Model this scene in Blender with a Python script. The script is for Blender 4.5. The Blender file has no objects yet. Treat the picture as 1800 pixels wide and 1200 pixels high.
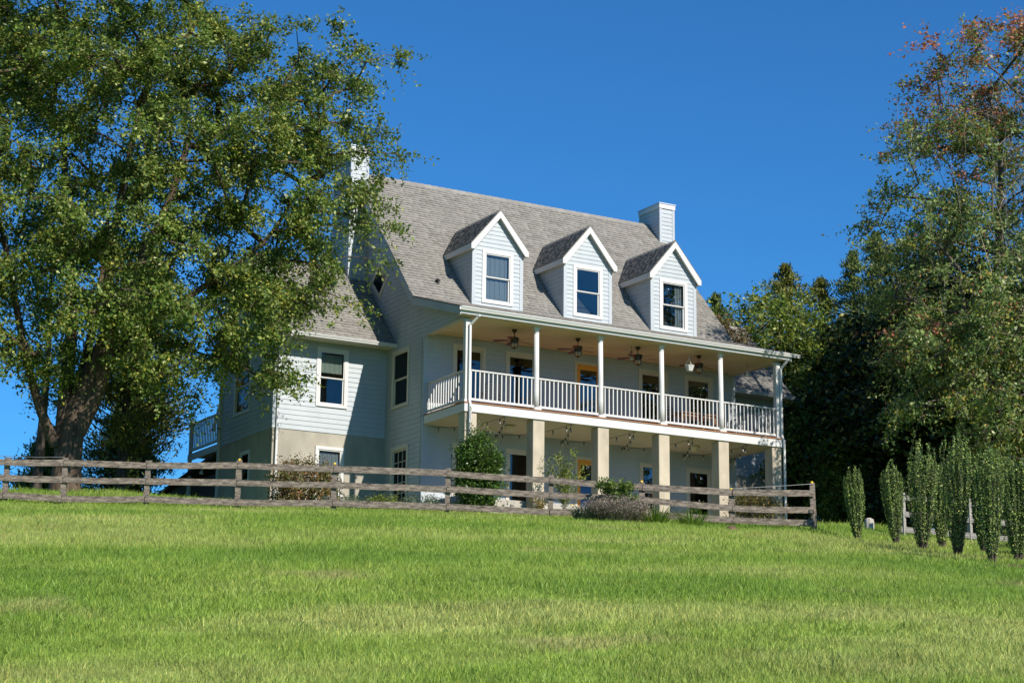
import bpy, math, random
import numpy as np
from mathutils import Vector, Matrix

random.seed(7)
RNG = np.random.default_rng(7)
SC = bpy.context.scene
COL = SC.collection

# ------------------------------------------------------------------ camera
cam_data = bpy.data.cameras.new('camera')
cam = bpy.data.objects.new('camera', cam_data)
COL.objects.link(cam)
cam_data.sensor_width = 36.0
cam_data.lens = 36.0 * 3272.283 / 1800.0
cam_data.clip_start = 0.5
cam_data.clip_end = 6000.0
CR = Vector((0.8653, -0.5012, 0.0101)); CU = Vector((-0.1189, -0.1855, 0.9754)); CF = Vector((0.4870, 0.8452, 0.2201))
M = Matrix((CR, CU, -CF)).transposed().to_4x4()
CAMP = Vector((-26.254, -51.0932, -10.5247))
M.translation = CAMP
cam.matrix_world = M
SC.camera = cam

# ------------------------------------------------------------------ sky, sun, exposure
SUN = Vector((0.24, -1.0, 0.78)).normalized()
world = bpy.data.worlds.new('World')
SC.world = world
world.use_nodes = True
wn = world.node_tree.nodes; wl = world.node_tree.links
sky = wn.new('ShaderNodeTexSky')
sky.sky_type = 'NISHITA'
sky.sun_disc = False
sky.sun_elevation = math.asin(SUN.z)
sky.sun_rotation = math.atan2(SUN.x, SUN.y)
sky.altitude = 400
sky.air_density = 1.0
sky.dust_density = 0.0
sky.ozone_density = 4.0
tint = wn.new('ShaderNodeMix'); tint.data_type = 'RGBA'; tint.blend_type = 'MULTIPLY'; tint.inputs[0].default_value = 1.0
tint.inputs[7].default_value = (0.34, 0.96, 1.43, 1)
wl.new(sky.outputs[0], tint.inputs[6]); wl.new(tint.outputs[2], wn['Background'].inputs[0])
wn['Background'].inputs[1].default_value = 0.066
sun_data = bpy.data.lights.new('sun', 'SUN')
sun_data.energy = 5.0
sun_data.angle = math.radians(0.5)
sun_data.color = (1.0, 0.93, 0.82)
sun = bpy.data.objects.new('sun', sun_data)
COL.objects.link(sun)
sun.rotation_euler = SUN.to_track_quat('Z', 'Y').to_euler()
sun.location = (20, -40, 60)
SC.view_settings.view_transform = 'Standard'
SC.view_settings.look = 'None'
SC.view_settings.exposure = 0.6
SC.view_settings.gamma = 1.0
SC.view_settings.use_curve_mapping = False
SC.cycles.max_bounces = 8
SC.cycles.transparent_max_bounces = 16

# ------------------------------------------------------------------ materials
def _nt(name):
    m = bpy.data.materials.new(name); m.use_nodes = True
    return m, m.node_tree.nodes, m.node_tree.links, m.node_tree.nodes['Principled BSDF']

def _ramp(n, stops):
    r = n.new('ShaderNodeValToRGB'); cr = r.color_ramp
    while len(cr.elements) < len(stops): cr.elements.new(0.5)
    for e, (p, c) in zip(cr.elements, stops):
        e.position = p; e.color = (*c, 1)
    return r

def mat(name, col, rough=0.6, var=0.12, scale=3.0, stretch=(1, 1, 1), island=0.0, bump=0.0, bscale=40.0, spec=0.4, dark=None, metallic=0.0):
    m, n, l, b = _nt(name)
    tc = n.new('ShaderNodeTexCoord'); mp = n.new('ShaderNodeMapping'); mp.inputs['Scale'].default_value = stretch
    l.new(tc.outputs['Object'], mp.inputs[0])
    nz = n.new('ShaderNodeTexNoise'); nz.inputs['Scale'].default_value = scale; nz.inputs['Detail'].default_value = 6; nz.inputs['Roughness'].default_value = 0.65
    l.new(mp.outputs[0], nz.inputs['Vector'])
    lo = dark if dark else tuple(c * (1 - var) for c in col)
    hi = tuple(min(1, c * (1 + var)) for c in col)
    r = _ramp(n, [(0.32, lo), (0.68, hi)])
    l.new(nz.outputs[0], r.inputs[0])
    out = r.outputs[0]
    if island:
        g = n.new('ShaderNodeNewGeometry')
        mr = n.new('ShaderNodeMapRange'); mr.inputs[3].default_value = 1 - island; mr.inputs[4].default_value = 1 + island
        l.new(g.outputs['Random Per Island'], mr.inputs[0])
        mx = n.new('ShaderNodeMix'); mx.data_type = 'RGBA'; mx.blend_type = 'MULTIPLY'; mx.inputs[0].default_value = 1
        l.new(out, mx.inputs[6]); l.new(mr.outputs[0], mx.inputs[7]); out = mx.outputs[2]
    l.new(out, b.inputs['Base Color'])
    b.inputs['Roughness'].default_value = rough
    b.inputs['Specular IOR Level'].default_value = spec
    b.inputs['Metallic'].default_value = metallic
    if bump:
        n2 = n.new('ShaderNodeTexNoise'); n2.inputs['Scale'].default_value = bscale; n2.inputs['Detail'].default_value = 5
        l.new(mp.outputs[0], n2.inputs['Vector'])
        bp = n.new('ShaderNodeBump'); bp.inputs['Strength'].default_value = bump; bp.inputs['Distance'].default_value = 0.02
        l.new(n2.outputs[0], bp.inputs['Height']); l.new(bp.outputs[0], b.inputs['Normal'])
    return m

def leaf_mat(name, stops, trans=0.35, rough=0.45, spec=0.35):
    m, n, l, b = _nt(name)
    g = n.new('ShaderNodeNewGeometry'); r = _ramp(n, stops)
    l.new(g.outputs['Random Per Island'], r.inputs[0])
    tc = n.new('ShaderNodeTexCoord'); nz = n.new('ShaderNodeTexNoise'); nz.inputs['Scale'].default_value = 0.9; nz.inputs['Detail'].default_value = 3
    l.new(tc.outputs['Object'], nz.inputs['Vector'])
    mr = n.new('ShaderNodeMapRange'); mr.inputs[1].default_value = 0.3; mr.inputs[2].default_value = 0.7; mr.inputs[3].default_value = 0.72; mr.inputs[4].default_value = 1.3
    l.new(nz.outputs[0], mr.inputs[0])
    mx = n.new('ShaderNodeMix'); mx.data_type = 'RGBA'; mx.blend_type = 'MULTIPLY'; mx.inputs[0].default_value = 1
    l.new(r.outputs[0], mx.inputs[6]); l.new(mr.outputs[0], mx.inputs[7])
    l.new(mx.outputs[2], b.inputs['Base Color']); b.inputs['Roughness'].default_value = rough; b.inputs['Specular IOR Level'].default_value = spec
    t = n.new('ShaderNodeBsdfTranslucent'); l.new(mx.outputs[2], t.inputs[0])
    ms = n.new('ShaderNodeMixShader'); ms.inputs[0].default_value = trans
    l.new(b.outputs[0], ms.inputs[1]); l.new(t.outputs[0], ms.inputs[2])
    l.new(ms.outputs[0], n['Material Output'].inputs[0])
    return m

def patch_color(n, l, k, isl):
    """meadow colour: lush, yellow-green and straw patches by position on the ground"""
    tc = n.new('ShaderNodeTexCoord')
    mp = n.new('ShaderNodeMapping'); mp.inputs['Rotation'].default_value = (0, 0, math.radians(-30)); mp.inputs['Scale'].default_value = (0.6, 1, 1)
    l.new(tc.outputs['Object'], mp.inputs[0])
    def noise(s, d, off):
        a = n.new('ShaderNodeTexNoise'); a.noise_dimensions = '4D'; a.inputs['Scale'].default_value = s; a.inputs['Detail'].default_value = d; a.inputs['W'].default_value = off
        l.new(mp.outputs[0], a.inputs['Vector']); return a
    a = noise(0.22, 5, 1.0); b2 = noise(0.5, 6, 4.0); c = noise(2.2, 4, 9.0)
    ra = _ramp(n, [(0.38, tuple(k * x for x in (0.165, 0.268, 0.038))), (0.5, tuple(k * x for x in (0.232, 0.328, 0.056))), (0.62, tuple(k * x for x in (0.335, 0.382, 0.112)))])
    l.new(a.outputs[0], ra.inputs[0])
    rb = _ramp(n, [(0.59, (0, 0, 0)), (0.74, (.85, .85, .85))]); l.new(b2.outputs[0], rb.inputs[0])
    mx = n.new('ShaderNodeMix'); mx.data_type = 'RGBA'; l.new(rb.outputs[0], mx.inputs[0]); l.new(ra.outputs[0], mx.inputs[6])
    mx.inputs[7].default_value = (k * 0.40, k * 0.35, k * 0.165, 1)
    rc = n.new('ShaderNodeMapRange'); rc.inputs[1].default_value = 0.3; rc.inputs[2].default_value = 0.7; rc.inputs[3].default_value = 0.78; rc.inputs[4].default_value = 1.2
    l.new(c.outputs[0], rc.inputs[0])
    m2 = n.new('ShaderNodeMix'); m2.data_type = 'RGBA'; m2.blend_type = 'MULTIPLY'; m2.inputs[0].default_value = 1
    l.new(mx.outputs[2], m2.inputs[6]); l.new(rc.outputs[0], m2.inputs[7])
    out = m2.outputs[2]
    if isl:
        g = n.new('ShaderNodeNewGeometry')
        r = _ramp(n, [(0.0, (0.55, 0.62, 0.6)), (0.45, (0.95, 1.0, 0.9)), (0.85, (1.15, 1.1, 1.05)), (0.96, (1.5, 1.22, 1.2))])
        l.new(g.outputs['Random Per Island'], r.inputs[0])
        m3 = n.new('ShaderNodeMix'); m3.data_type = 'RGBA'; m3.blend_type = 'MULTIPLY'; m3.inputs[0].default_value = 1
        l.new(out, m3.inputs[6]); l.new(r.outputs[0], m3.inputs[7]); out = m3.outputs[2]
    return out

def grass_mat():
    m, n, l, b = _nt('grass_blades')
    c = patch_color(n, l, 1.1, True)
    l.new(c, b.inputs['Base Color']); b.inputs['Roughness'].default_value = 0.5; b.inputs['Specular IOR Level'].default_value = 0.3
    t = n.new('ShaderNodeBsdfTranslucent'); l.new(c, t.inputs[0])
    ms = n.new('ShaderNodeMixShader'); ms.inputs[0].default_value = 0.4
    l.new(b.outputs[0], ms.inputs[1]); l.new(t.outputs[0], ms.inputs[2]); l.new(ms.outputs[0], n['Material Output'].inputs[0])
    return m

def ground_mat():
    m, n, l, b = _nt('meadow_ground')
    c = patch_color(n, l, 0.66, False)
    l.new(c, b.inputs['Base Color']); b.inputs['Roughness'].default_value = 0.9; b.inputs['Specular IOR Level'].default_value = 0.1
    tc = n.new('ShaderNodeTexCoord'); nz = n.new('ShaderNodeTexNoise'); nz.inputs['Scale'].default_value = 9; nz.inputs['Detail'].default_value = 6
    l.new(tc.outputs['Object'], nz.inputs['Vector'])
    bp = n.new('ShaderNodeBump'); bp.inputs['Strength'].default_value = 0.6; bp.inputs['Distance'].default_value = 0.08
    l.new(nz.outputs[0], bp.inputs['Height']); l.new(bp.outputs[0], b.inputs['Normal'])
    return m

def glass_mat(name, tint=(0.75, 0.8, 0.82), ior=1.55):
    m, n, l, b = _nt(name)
    n.remove(b)
    t = n.new('ShaderNodeBsdfTransparent'); t.inputs[0].default_value = (*tint, 1)
    g = n.new('ShaderNodeBsdfGlossy'); g.inputs['Roughness'].default_value = 0.015
    tc = n.new('ShaderNodeTexCoord'); nz = n.new('ShaderNodeTexNoise'); nz.inputs['Scale'].default_value = 1.1; nz.inputs['Detail'].default_value = 1
    l.new(tc.outputs['Object'], nz.inputs['Vector'])
    bp = n.new('ShaderNodeBump'); bp.inputs['Strength'].default_value = 0.08; bp.inputs['Distance'].default_value = 0.05
    l.new(nz.outputs[0], bp.inputs['Height']); l.new(bp.outputs[0], g.inputs['Normal'])
    f = n.new('ShaderNodeFresnel'); f.inputs[0].default_value = ior
    ms = n.new('ShaderNodeMixShader'); l.new(f.outputs[0], ms.inputs[0]); l.new(t.outputs[0], ms.inputs[1]); l.new(g.outputs[0], ms.inputs[2])
    l.new(ms.outputs[0], n['Material Output'].inputs[0])
    return m

SIDING = mat('siding_paint', (0.343, 0.378, 0.408), rough=0.55, var=0.08, scale=0.9, stretch=(1.6, 1.6, .7), island=0.035, bump=0.08, bscale=30)
TRIM = mat('white_trim', (0.52, 0.515, 0.505), rough=0.45, var=0.04, scale=2.5)
CREAM = mat('cream_trim', (0.5, 0.46, 0.385), rough=0.5, var=0.05, scale=2.0)
WALLCORE = mat('wall_core', (0.28, 0.3, 0.32), rough=0.8)
INTERIOR = mat('interior_plaster', (0.25, 0.235, 0.21), rough=0.9)
STUCCO = mat('stucco', (0.405, 0.352, 0.275), rough=0.9, var=0.17, scale=2.2, stretch=(1, 1, 0.45), bump=0.25, bscale=35, spec=0.15)
FOUNDATION = mat('grey_stucco', (0.325, 0.30, 0.25), rough=0.9, var=0.2, scale=1.1, stretch=(1, 1, 0.45), bump=0.3, bscale=30, spec=0.15)
CEDAR = mat('deck_boards', (0.27, 0.115, 0.045), rough=0.7, var=0.25, scale=5, stretch=(0.3, 3, 3))
BEAD = mat('beadboard', (0.56, 0.475, 0.34), rough=0.5, var=0.07, scale=1.2, stretch=(0.4, 1, 1), island=0.05)
SHINGLE = mat('asphalt_shingles', (0.216, 0.207, 0.191), rough=0.95, var=0.06, scale=0.5, island=0.10, spec=0.1)
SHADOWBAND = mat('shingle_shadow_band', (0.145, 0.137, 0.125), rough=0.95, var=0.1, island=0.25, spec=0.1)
ROOFBASE = mat('roof_felt', (0.10, 0.09, 0.08), rough=0.95)
GUTTER = mat('gutter_metal', (0.52, 0.52, 0.515), rough=0.3, var=0.03, spec=0.5)
GLASS = glass_mat('window_glass')
DIMGLASS = glass_mat('screened_glass', tint=(0.28, 0.33, 0.36), ior=1.6)
ORANGE = mat('orange_door_paint', (0.66, 0.28, 0.03), rough=0.45, var=0.08)
BLUE = mat('blue_panel', (0.035, 0.12, 0.32), rough=0.35, var=0.12)
BLACK = mat('black_metal', (0.025, 0.022, 0.02), rough=0.45, var=0.2)
BRONZE = mat('dark_bronze', (0.035, 0.022, 0.016), rough=0.35, var=0.2)
BLADE = mat('walnut_blade', (0.12, 0.035, 0.018), rough=0.4, var=0.25, scale=6)
AMBER = mat('seeded_glass', (0.35, 0.24, 0.14), rough=0.25, var=0.2)
BULB = mat('clear_bulb', (0.35, 0.32, 0.26), rough=0.12, var=0.1, spec=0.8)
FENCE = mat('weathered_boards', (0.255, 0.214, 0.175), rough=0.9, dark=(0.06, 0.048, 0.04), scale=3.0, stretch=(1.9, 7, 7), bump=0.9, bscale=12, spec=0.15, island=0.1)
FENCE2 = mat('pale_boards', (0.33, 0.31, 0.285), rough=0.9, dark=(0.15, 0.14, 0.125), scale=3, stretch=(0.9, 9, 9), bump=0.4, bscale=14, spec=0.15)
YELLOW = mat('yellow_plastic', (0.75, 0.52, 0.05), rough=0.4)
WIREM = mat('fence_wire', (0.35, 0.34, 0.32), rough=0.4, metallic=0.6)
BARK = mat('furrowed_bark', (0.118, 0.086, 0.062), rough=0.95, dark=(0.035, 0.026, 0.02), scale=5, stretch=(3, 3, 0.5), bump=0.9, bscale=9, spec=0.1)
BARKGREY = mat('grey_bark', (0.12, 0.1, 0.085), rough=0.95, dark=(0.04, 0.033, 0.028), scale=5, stretch=(2.5, 2.5, 0.5), bump=0.7, bscale=9, spec=0.1)
BARKPALE = mat('pale_twigs', (0.27, 0.235, 0.2), rough=0.9, var=0.25)
BLIND = mat('linen_blind', (0.42, 0.44, 0.34), rough=0.8, var=0.05)
CURTAIN = mat('grey_curtain', (0.36, 0.37, 0.38), rough=0.8, var=0.12, scale=7, stretch=(6, 6, 0.3))
SOIL = mat('bare_soil', (0.1, 0.06, 0.036), rough=0.95, var=0.35, scale=8, bump=0.6, bscale=20)
STONE = mat('pale_stone', (0.36, 0.33, 0.29), rough=0.85, var=0.15)
WOODTABLE = mat('teak', (0.17, 0.09, 0.045), rough=0.5, var=0.2, scale=5)
DARKWOOD = mat('dark_stain', (0.05, 0.035, 0.028), rough=0.8, var=0.3)
PLASTICWHITE = mat('white_plastic', (0.55, 0.55, 0.54), rough=0.35, var=0.02)

# ------------------------------------------------------------------ mesh helpers
class MB:
    def __init__(s): s.v = []; s.f = []
    def hexa(s, p):
        b = len(s.v); s.v += [tuple(q) for q in p]
        for f in ((0, 3, 2, 1), (4, 5, 6, 7), (0, 1, 5, 4), (1, 2, 6, 5), (2, 3, 7, 6), (3, 0, 4, 7)): s.f.append(tuple(b + i for i in f))
        return s
    def box(s, x0, x1, y0, y1, z0, z1):
        return s.hexa([(x0, y0, z0), (x1, y0, z0), (x1, y1, z0), (x0, y1, z0), (x0, y0, z1), (x1, y0, z1), (x1, y1, z1), (x0, y1, z1)])
    def prism(s, poly, fn, a, b):
        """poly: list of (u,v); fn(u,v,t)->xyz ; extruded between t=a and t=b"""
        k = len(s.v); n = len(poly)
        s.v += [fn(u, v, a) for u, v in poly] + [fn(u, v, b) for u, v in poly]
        s.f.append(tuple(range(k, k + n))); s.f.append(tuple(range(k + 2 * n - 1, k + n - 1, -1)))
        for i in range(n):
            j = (i + 1) % n
            s.f.append((k + j, k + i, k + n + i, k + n + j))
        return s
    def bar(s, p, q, w, h, up=(0, 0, 1)):
        p = Vector(p); q = Vector(q); d = (q - p).normalized(); u = Vector(up); r = d.cross(u).normalized(); u = r.cross(d).normalized()
        o = []
        for e in (p, q):
            o += [e - r * w / 2 - u * h / 2, e + r * w / 2 - u * h / 2, e + r * w / 2 + u * h / 2, e - r * w / 2 + u * h / 2]
        return s.hexa(o)
    def tube(s, pts, rad, n=6, cap=True):
        pts = [Vector(p) for p in pts]
        if not hasattr(rad, '__len__'): rad = [rad] * len(pts)
        k = len(s.v); ref = Vector((0.31, 0.87, 0.37))
        for i, p in enumerate(pts):
            d = (pts[min(i + 1, len(pts) - 1)] - pts[max(i - 1, 0)]).normalized()
            a = d.cross(ref)
            if a.length < 1e-3: a = d.cross(Vector((1, 0, 0)))
            a.normalize(); b = d.cross(a)
            for j in range(n):
                t = 2 * math.pi * j / n
                s.v.append(tuple(p + (a * math.cos(t) + b * math.sin(t)) * rad[i]))
        for i in range(len(pts) - 1):
            for j in range(n):
                m = (j + 1) % n
                s.f.append((k + i * n + j, k + i * n + m, k + (i + 1) * n + m, k + (i + 1) * n + j))
        if cap:
            s.f.append(tuple(k + j for j in range(n - 1, -1, -1))); e = k + (len(pts) - 1) * n
            s.f.append(tuple(e + j for j in range(n)))
        return s
    def lathe(s, prof, n=16, c=(0, 0, 0)):
        """prof: list of (radius, z)"""
        k = len(s.v)
        for r, z in prof:
            for j in range(n):
                t = 2 * math.pi * j / n
                s.v.append((c[0] + r * math.cos(t), c[1] + r * math.sin(t), c[2] + z))
        for i in range(len(prof) - 1):
            for j in range(n):
                m = (j + 1) % n
                s.f.append((k + i * n + j, k + i * n + m, k + (i + 1) * n + m, k + (i + 1) * n + j))
        s.f.append(tuple(k + j for j in range(n - 1, -1, -1))); e = k + (len(prof) - 1) * n
        s.f.append(tuple(e + j for j in range(n)))
        return s
    def mesh(s, name, m):
        me = bpy.data.meshes.new(name); me.from_pydata(s.v, [], s.f)
        if m: me.materials.append(m)
        me.update(); return me
    def pieces(s):
        par = list(range(len(s.v)))
        def find(a):
            while par[a] != a: par[a] = par[par[a]]; a = par[a]
            return a
        for f in s.f:
            for b in f[1:]: par[find(b)] = find(f[0])
        out = {}
        for f in s.f: out.setdefault(find(f[0]), []).append(f)
        res = []
        for fs in out.values():
            ids = sorted({i for f in fs for i in f}); mp = {j: k for k, j in enumerate(ids)}
            q = MB(); q.v = [s.v[i] for i in ids]; q.f = [tuple(mp[i] for i in f) for f in fs]; res.append(q)
        return res
    def build_each(s, name, m, parent=None, **kw):
        return [q.build(name, m, parent, **kw) for q in s.pieces()][0]
    def build(s, name, m, parent=None, smooth=False, bevel=0.0, **props):
        return link(name, s.mesh(name, m), parent, smooth=smooth, bevel=bevel, **props)

def world_of(o):
    v = Vector(o.location)
    while o.parent is not None and not o.get('_flat'):
        o = o.parent
        if o.get('_own') : v += Vector(o.location)
    return v

ORIGIN = {}
def link(name, me, parent=None, loc=None, rot=None, smooth=False, bevel=0.0, **props):
    """mesh coordinates are world coordinates unless loc is given (then loc is in the parent's frame)"""
    o = bpy.data.objects.new(name, me); COL.objects.link(o)
    if parent is not None:
        o.parent = parent
    if loc is not None:
        o.location = loc
        ORIGIN[o.name] = ORIGIN.get(parent.name, Vector()) + Vector(loc) if parent is not None else Vector(loc)
    else:
        base = ORIGIN.get(parent.name, Vector()) if parent is not None else Vector()
        o.location = -base
        ORIGIN[o.name] = Vector()
    if rot is not None: o.rotation_euler = rot
    if smooth:
        for p in me.polygons: p.use_smooth = True
    if bevel:
        b = o.modifiers.new('bevel', 'BEVEL'); b.width = bevel; b.segments = 1; b.limit_method = 'ANGLE'
    for k, v in props.items(): o[k] = v
    return o

def thing(name, label, cat, loc=(0, 0, 0), group=None, kind=None, rotz=0.0):
    o = bpy.data.objects.new(name, None); COL.objects.link(o)
    o.location = loc; o.rotation_euler = (0, 0, rotz); o.empty_display_size = 0.3
    ORIGIN[o.name] = Vector(loc)
    o['label'] = label; o['category'] = cat
    if group: o['group'] = group
    if kind: o['kind'] = kind
    return o

def tag(o, label, cat, group=None, kind=None):
    o['label'] = label; o['category'] = cat
    if group: o['group'] = group
    if kind: o['kind'] = kind
    return o

KIDS = {}
def copy_tree(o, parent=None):
    c = o.copy(); COL.objects.link(c)
    if parent is not None: c.parent = parent
    ORIGIN[c.name] = ORIGIN.get(o.name, Vector())
    for ch in [k for k in bpy.data.objects if k.parent == o]: copy_tree(ch, c)
    return c

def np_mesh(name, V, F, mats, mi=None, smooth=False):
    """V (n,3) float, F (m,k) int with constant k"""
    me = bpy.data.meshes.new(name)
    me.vertices.add(len(V)); me.vertices.foreach_set('co', np.ascontiguousarray(V, dtype=np.float32).ravel())
    k = F.shape[1]
    me.loops.add(F.size); me.loops.foreach_set('vertex_index', np.ascontiguousarray(F, dtype=np.int32).ravel())
    me.polygons.add(len(F)); me.polygons.foreach_set('loop_start', np.arange(0, F.size, k, dtype=np.int32))
    for m in mats: me.materials.append(m)
    if mi is not None: me.polygons.foreach_set('material_index', np.ascontiguousarray(mi, dtype=np.int32))
    if smooth: me.polygons.foreach_set('use_smooth', np.ones(len(F), dtype=bool))
    me.update(calc_edges=True)
    me.validate()
    return me

# ------------------------------------------------------------------ terrain
CTRL = np.array([
    (-22.96, -37.16, -10.03), (-19.39, -39.22, -9.97), (-15.82, -41.29, -9.95), (-26.3, -51.1, -12.2), (-34, -44, -12.2), (-16, -56, -12.3), (-30, -75, -16.0), (-60, -60, -16.5),
    (-13.49, -2.18, -4.00), (-12.14, -2.93, -4.07), (-10.24, -4.03, -4.08), (-8.15, -5.22, -4.12), (-5.95, -6.49, -4.13), (-3.34, -7.97, -4.18), (-0.97, -9.31, -4.28), (1.15, -10.53, -4.34), (3.22, -11.70, -4.42), (5.10, -12.76, -4.50),
    (5.41, -14.02, -4.87), (-0.84, -25.28, -6.85), (-1.11, -26.27, -7.02),
    (-9.75, 0.18, -3.15), (-11.0, 0.9, -3.12), (-15, 2.5, -3.2), (-7, 3, -2.85), (8.68, -9.09, -3.78), (11.44, -8.4, -3.50), (10.27, -10.02, -4.05), (12.1, -11.1, -4.2), (14.1, -12.2, -4.42), (10.63, -14.73, -4.75),
    (-2.2, -2.7, -3.5), (0.2, -2.7, -3.38), (3.7, -2.7, -3.2), (6, -2.7, -3.1), (12, -2.7, -2.9), (6, 0, -2.85), (0, 0, -3.0), (-2.7, 0, -3.2), (-3.9, 2.6, -3.0), (6, 6, -2.7), (-4, 8, -2.7), (12, 6, -2.7), (16, 2, -2.75),
    (-3, -4.5, -3.75), (0.6, -4.5, -3.62), (4.6, -4.5, -3.4), (8.9, -4.5, -3.22), (-4.4, -1.1, -3.4),
    (6, 18, -3.0), (-14, 16, -4.2), (20, 0, -3.3), (20, 14, -3.6), (16, -10, -3.8), (24, -16, -4.6),
    (-40, 10, -8.0), (-60, 50, -16), (10, 70, -12), (60, 60, -14), (60, -20, -9), (40, -60, -14), (10, -40, -9.6), (-40, -20, -9.0)], dtype=float)
def _fit():
    n = len(CTRL); P = CTRL[:, :2]
    D = np.linalg.norm(P[:, None] - P[None], axis=2)
    A = np.zeros((n + 3, n + 3)); A[:n, :n] = D - 0.25 * np.eye(n)
    A[:n, n] = 1; A[:n, n + 1:] = P; A[n, :n] = 1; A[n + 1:, :n] = P.T
    return np.linalg.solve(A, np.concatenate([CTRL[:, 2], np.zeros(3)]))
W_ = _fit()
def terrain(x, y):
    x = np.atleast_1d(np.asarray(x, float)); y = np.atleast_1d(np.asarray(y, float))
    R2 = np.hypot(x + 5, y + 10)
    s = np.minimum(1.0, 90.0 / np.maximum(R2, 1e-6)); xx = -5 + (x + 5) * s; yy = -10 + (y + 10) * s
    D = np.sqrt((xx[:, None] - CTRL[None, :, 0]) ** 2 + (yy[:, None] - CTRL[None, :, 1]) ** 2)
    n = len(CTRL)
    z = D @ W_[:n] + W_[n] + W_[n + 1] * xx + W_[n + 2] * yy
    return z - np.clip(R2 - 90, 0, None) * 0.03
def tz(x, y): return float(terrain(x, y)[0])

def spaced(lo, hi, step, far):
    a = list(np.arange(lo, hi + step / 2, step)); s = step
    while a[-1] < far: s *= 1.35; a.append(a[-1] + s)
    s = step
    while a[0] > -far: s *= 1.35; a.insert(0, a[0] - s)
    return np.array(a)
gx = spaced(-45, 40, 0.8, 2500); gy = spaced(-62, 30, 0.8, 2500)
GX, GY = np.meshgrid(gx, gy); GZ = terrain(GX.ravel(), GY.ravel())
nx, ny = len(gx), len(gy)
I = np.arange(nx * ny).reshape(ny, nx)
F = np.stack([I[:-1, :-1], I[:-1, 1:], I[1:, 1:], I[1:, :-1]], -1).reshape(-1, 4)
ground = link('ground', np_mesh('ground', np.stack([GX.ravel(), GY.ravel(), GZ], 1), F, [ground_mat()], smooth=True))
tag(ground, 'sloping green lawn rising from the foreground to the house', 'lawn', kind='structure')

# ================================================================== HOUSE
W = 12.09                       # main block width; front wall on y = 0, porch deck top on z = 0
YBR, ZBR, YRI, ZRI = 0.32, 3.90, 5.19, 9.36
SL = (ZRI - ZBR) / (YRI - YBR)
YG, ZG = -2.90, 2.90            # gutter lip of the porch roof
PSL = (ZBR - 2.93) / (YBR + 2.86)
YB = 2 * YRI - YBR              # back eave
YW, YWB, XWL, XWR = 2.66, 7.05, -3.94, 16.05
WRY, WRZ = 4.88, 5.80           # wing ridge
WEY, WEZ = 2.02, 2.70           # wing eave line
WSL = (WRZ - WEZ) / (WRY - WEY)
EXP = 0.158
house = thing('house', 'pale blue two-storey clapboard house with three dormers and a columned porch', 'house', (6, 0, -2.8))
fnY = lambda y0: (lambda u, z, n: (u, y0 - n, z))      # wall facing -y
fnX = lambda x0: (lambda u, z, n: (x0 - n, u, z))      # wall facing -x
fnXp = lambda x0: (lambda u, z, n: (x0 + n, u, z))     # wall facing +x

def wall_core(fn, u0, u1, z0, z1, holes, mb=None, t=0.14):
    mb = mb or MB()
    us = sorted({u0, u1, *[h[0] for h in holes], *[h[1] for h in holes]}); us = [u for u in us if u0 <= u <= u1]
    for a, b in zip(us[:-1], us[1:]):
        hs = sorted([(h[2], h[3]) for h in holes if h[0] <= a + 1e-6 and h[1] >= b - 1e-6])
        z = z0
        for h0, h1 in hs + [(z1, z1)]:
            if h0 > z + 1e-4: mb.prism([(a, z), (b, z), (b, h0), (a, h0)], fn, -t, 0.0)
            z = max(z, h1)
    return mb

BOARDS = []
def clapboards(parent, fn, span, z0, z1, holes=(), rank=1.0, name='siding_board', exp=EXP):
    """lapped boards; span(z)->(u0,u1) or None; every board is a piece, see lay_boards()"""
    z = z0
    while z < z1 - 0.02:
        zt = min(z + exp, z1)
        a = span(z + 0.004); b = span(zt - 0.004)
        if a is None or b is None: z = zt; continue
        zm = (z + zt) / 2
        segs = [(a[0], a[1], b[0], b[1])]
        for h in holes:
            if h[2] < zm < h[3]:
                ns = []
                for s in segs:
                    if h[0] > min(s[0], s[2]) + 0.01: ns.append((s[0], min(s[1], h[0]), s[2], min(s[3], h[0])))
                    if h[1] < max(s[1], s[3]) - 0.01: ns.append((max(s[0], h[1]), s[1], max(s[2], h[1]), s[3]))
                segs = [s for s in ns if s[1] - s[0] > 0.01 or s[3] - s[2] > 0.01]
        for q in segs:
            j = random.uniform(-0.0015, 0.0025); dz = random.uniform(-.0015, .0015)
            mb = MB()
            mb.hexa([fn(q[0], z - 0.012 + dz, 0.006), fn(q[1], z - 0.012 + dz, 0.006), fn(q[1], z - 0.012 + dz, 0.026 + j), fn(q[0], z - 0.012 + dz, 0.026 + j),
                     fn(q[2], zt, 0.002), fn(q[3], zt, 0.002), fn(q[3], zt, 0.009), fn(q[2], zt, 0.009)])
            BOARDS.append((max(q[1] - q[0], q[3] - q[2]) * rank, parent, mb))
        z = zt
def lay_boards(limit=300):
    """the 300 boards that show largest are parts, the rest of each wall is one joined part"""
    BOARDS.sort(key=lambda t: -t[0]); rest = {}
    for i, (_, p, mb) in enumerate(BOARDS):
        if i < limit: mb.build('siding_board', SIDING, p)
        else:
            q = rest.setdefault(p.name, (p, MB()))[1]; k = len(q.v); q.v += mb.v; q.f += [tuple(k + x for x in f) for f in mb.f]
    for p, q in rest.values(): q.build('siding_boards', SIDING, p, kind='stuff')

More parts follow.
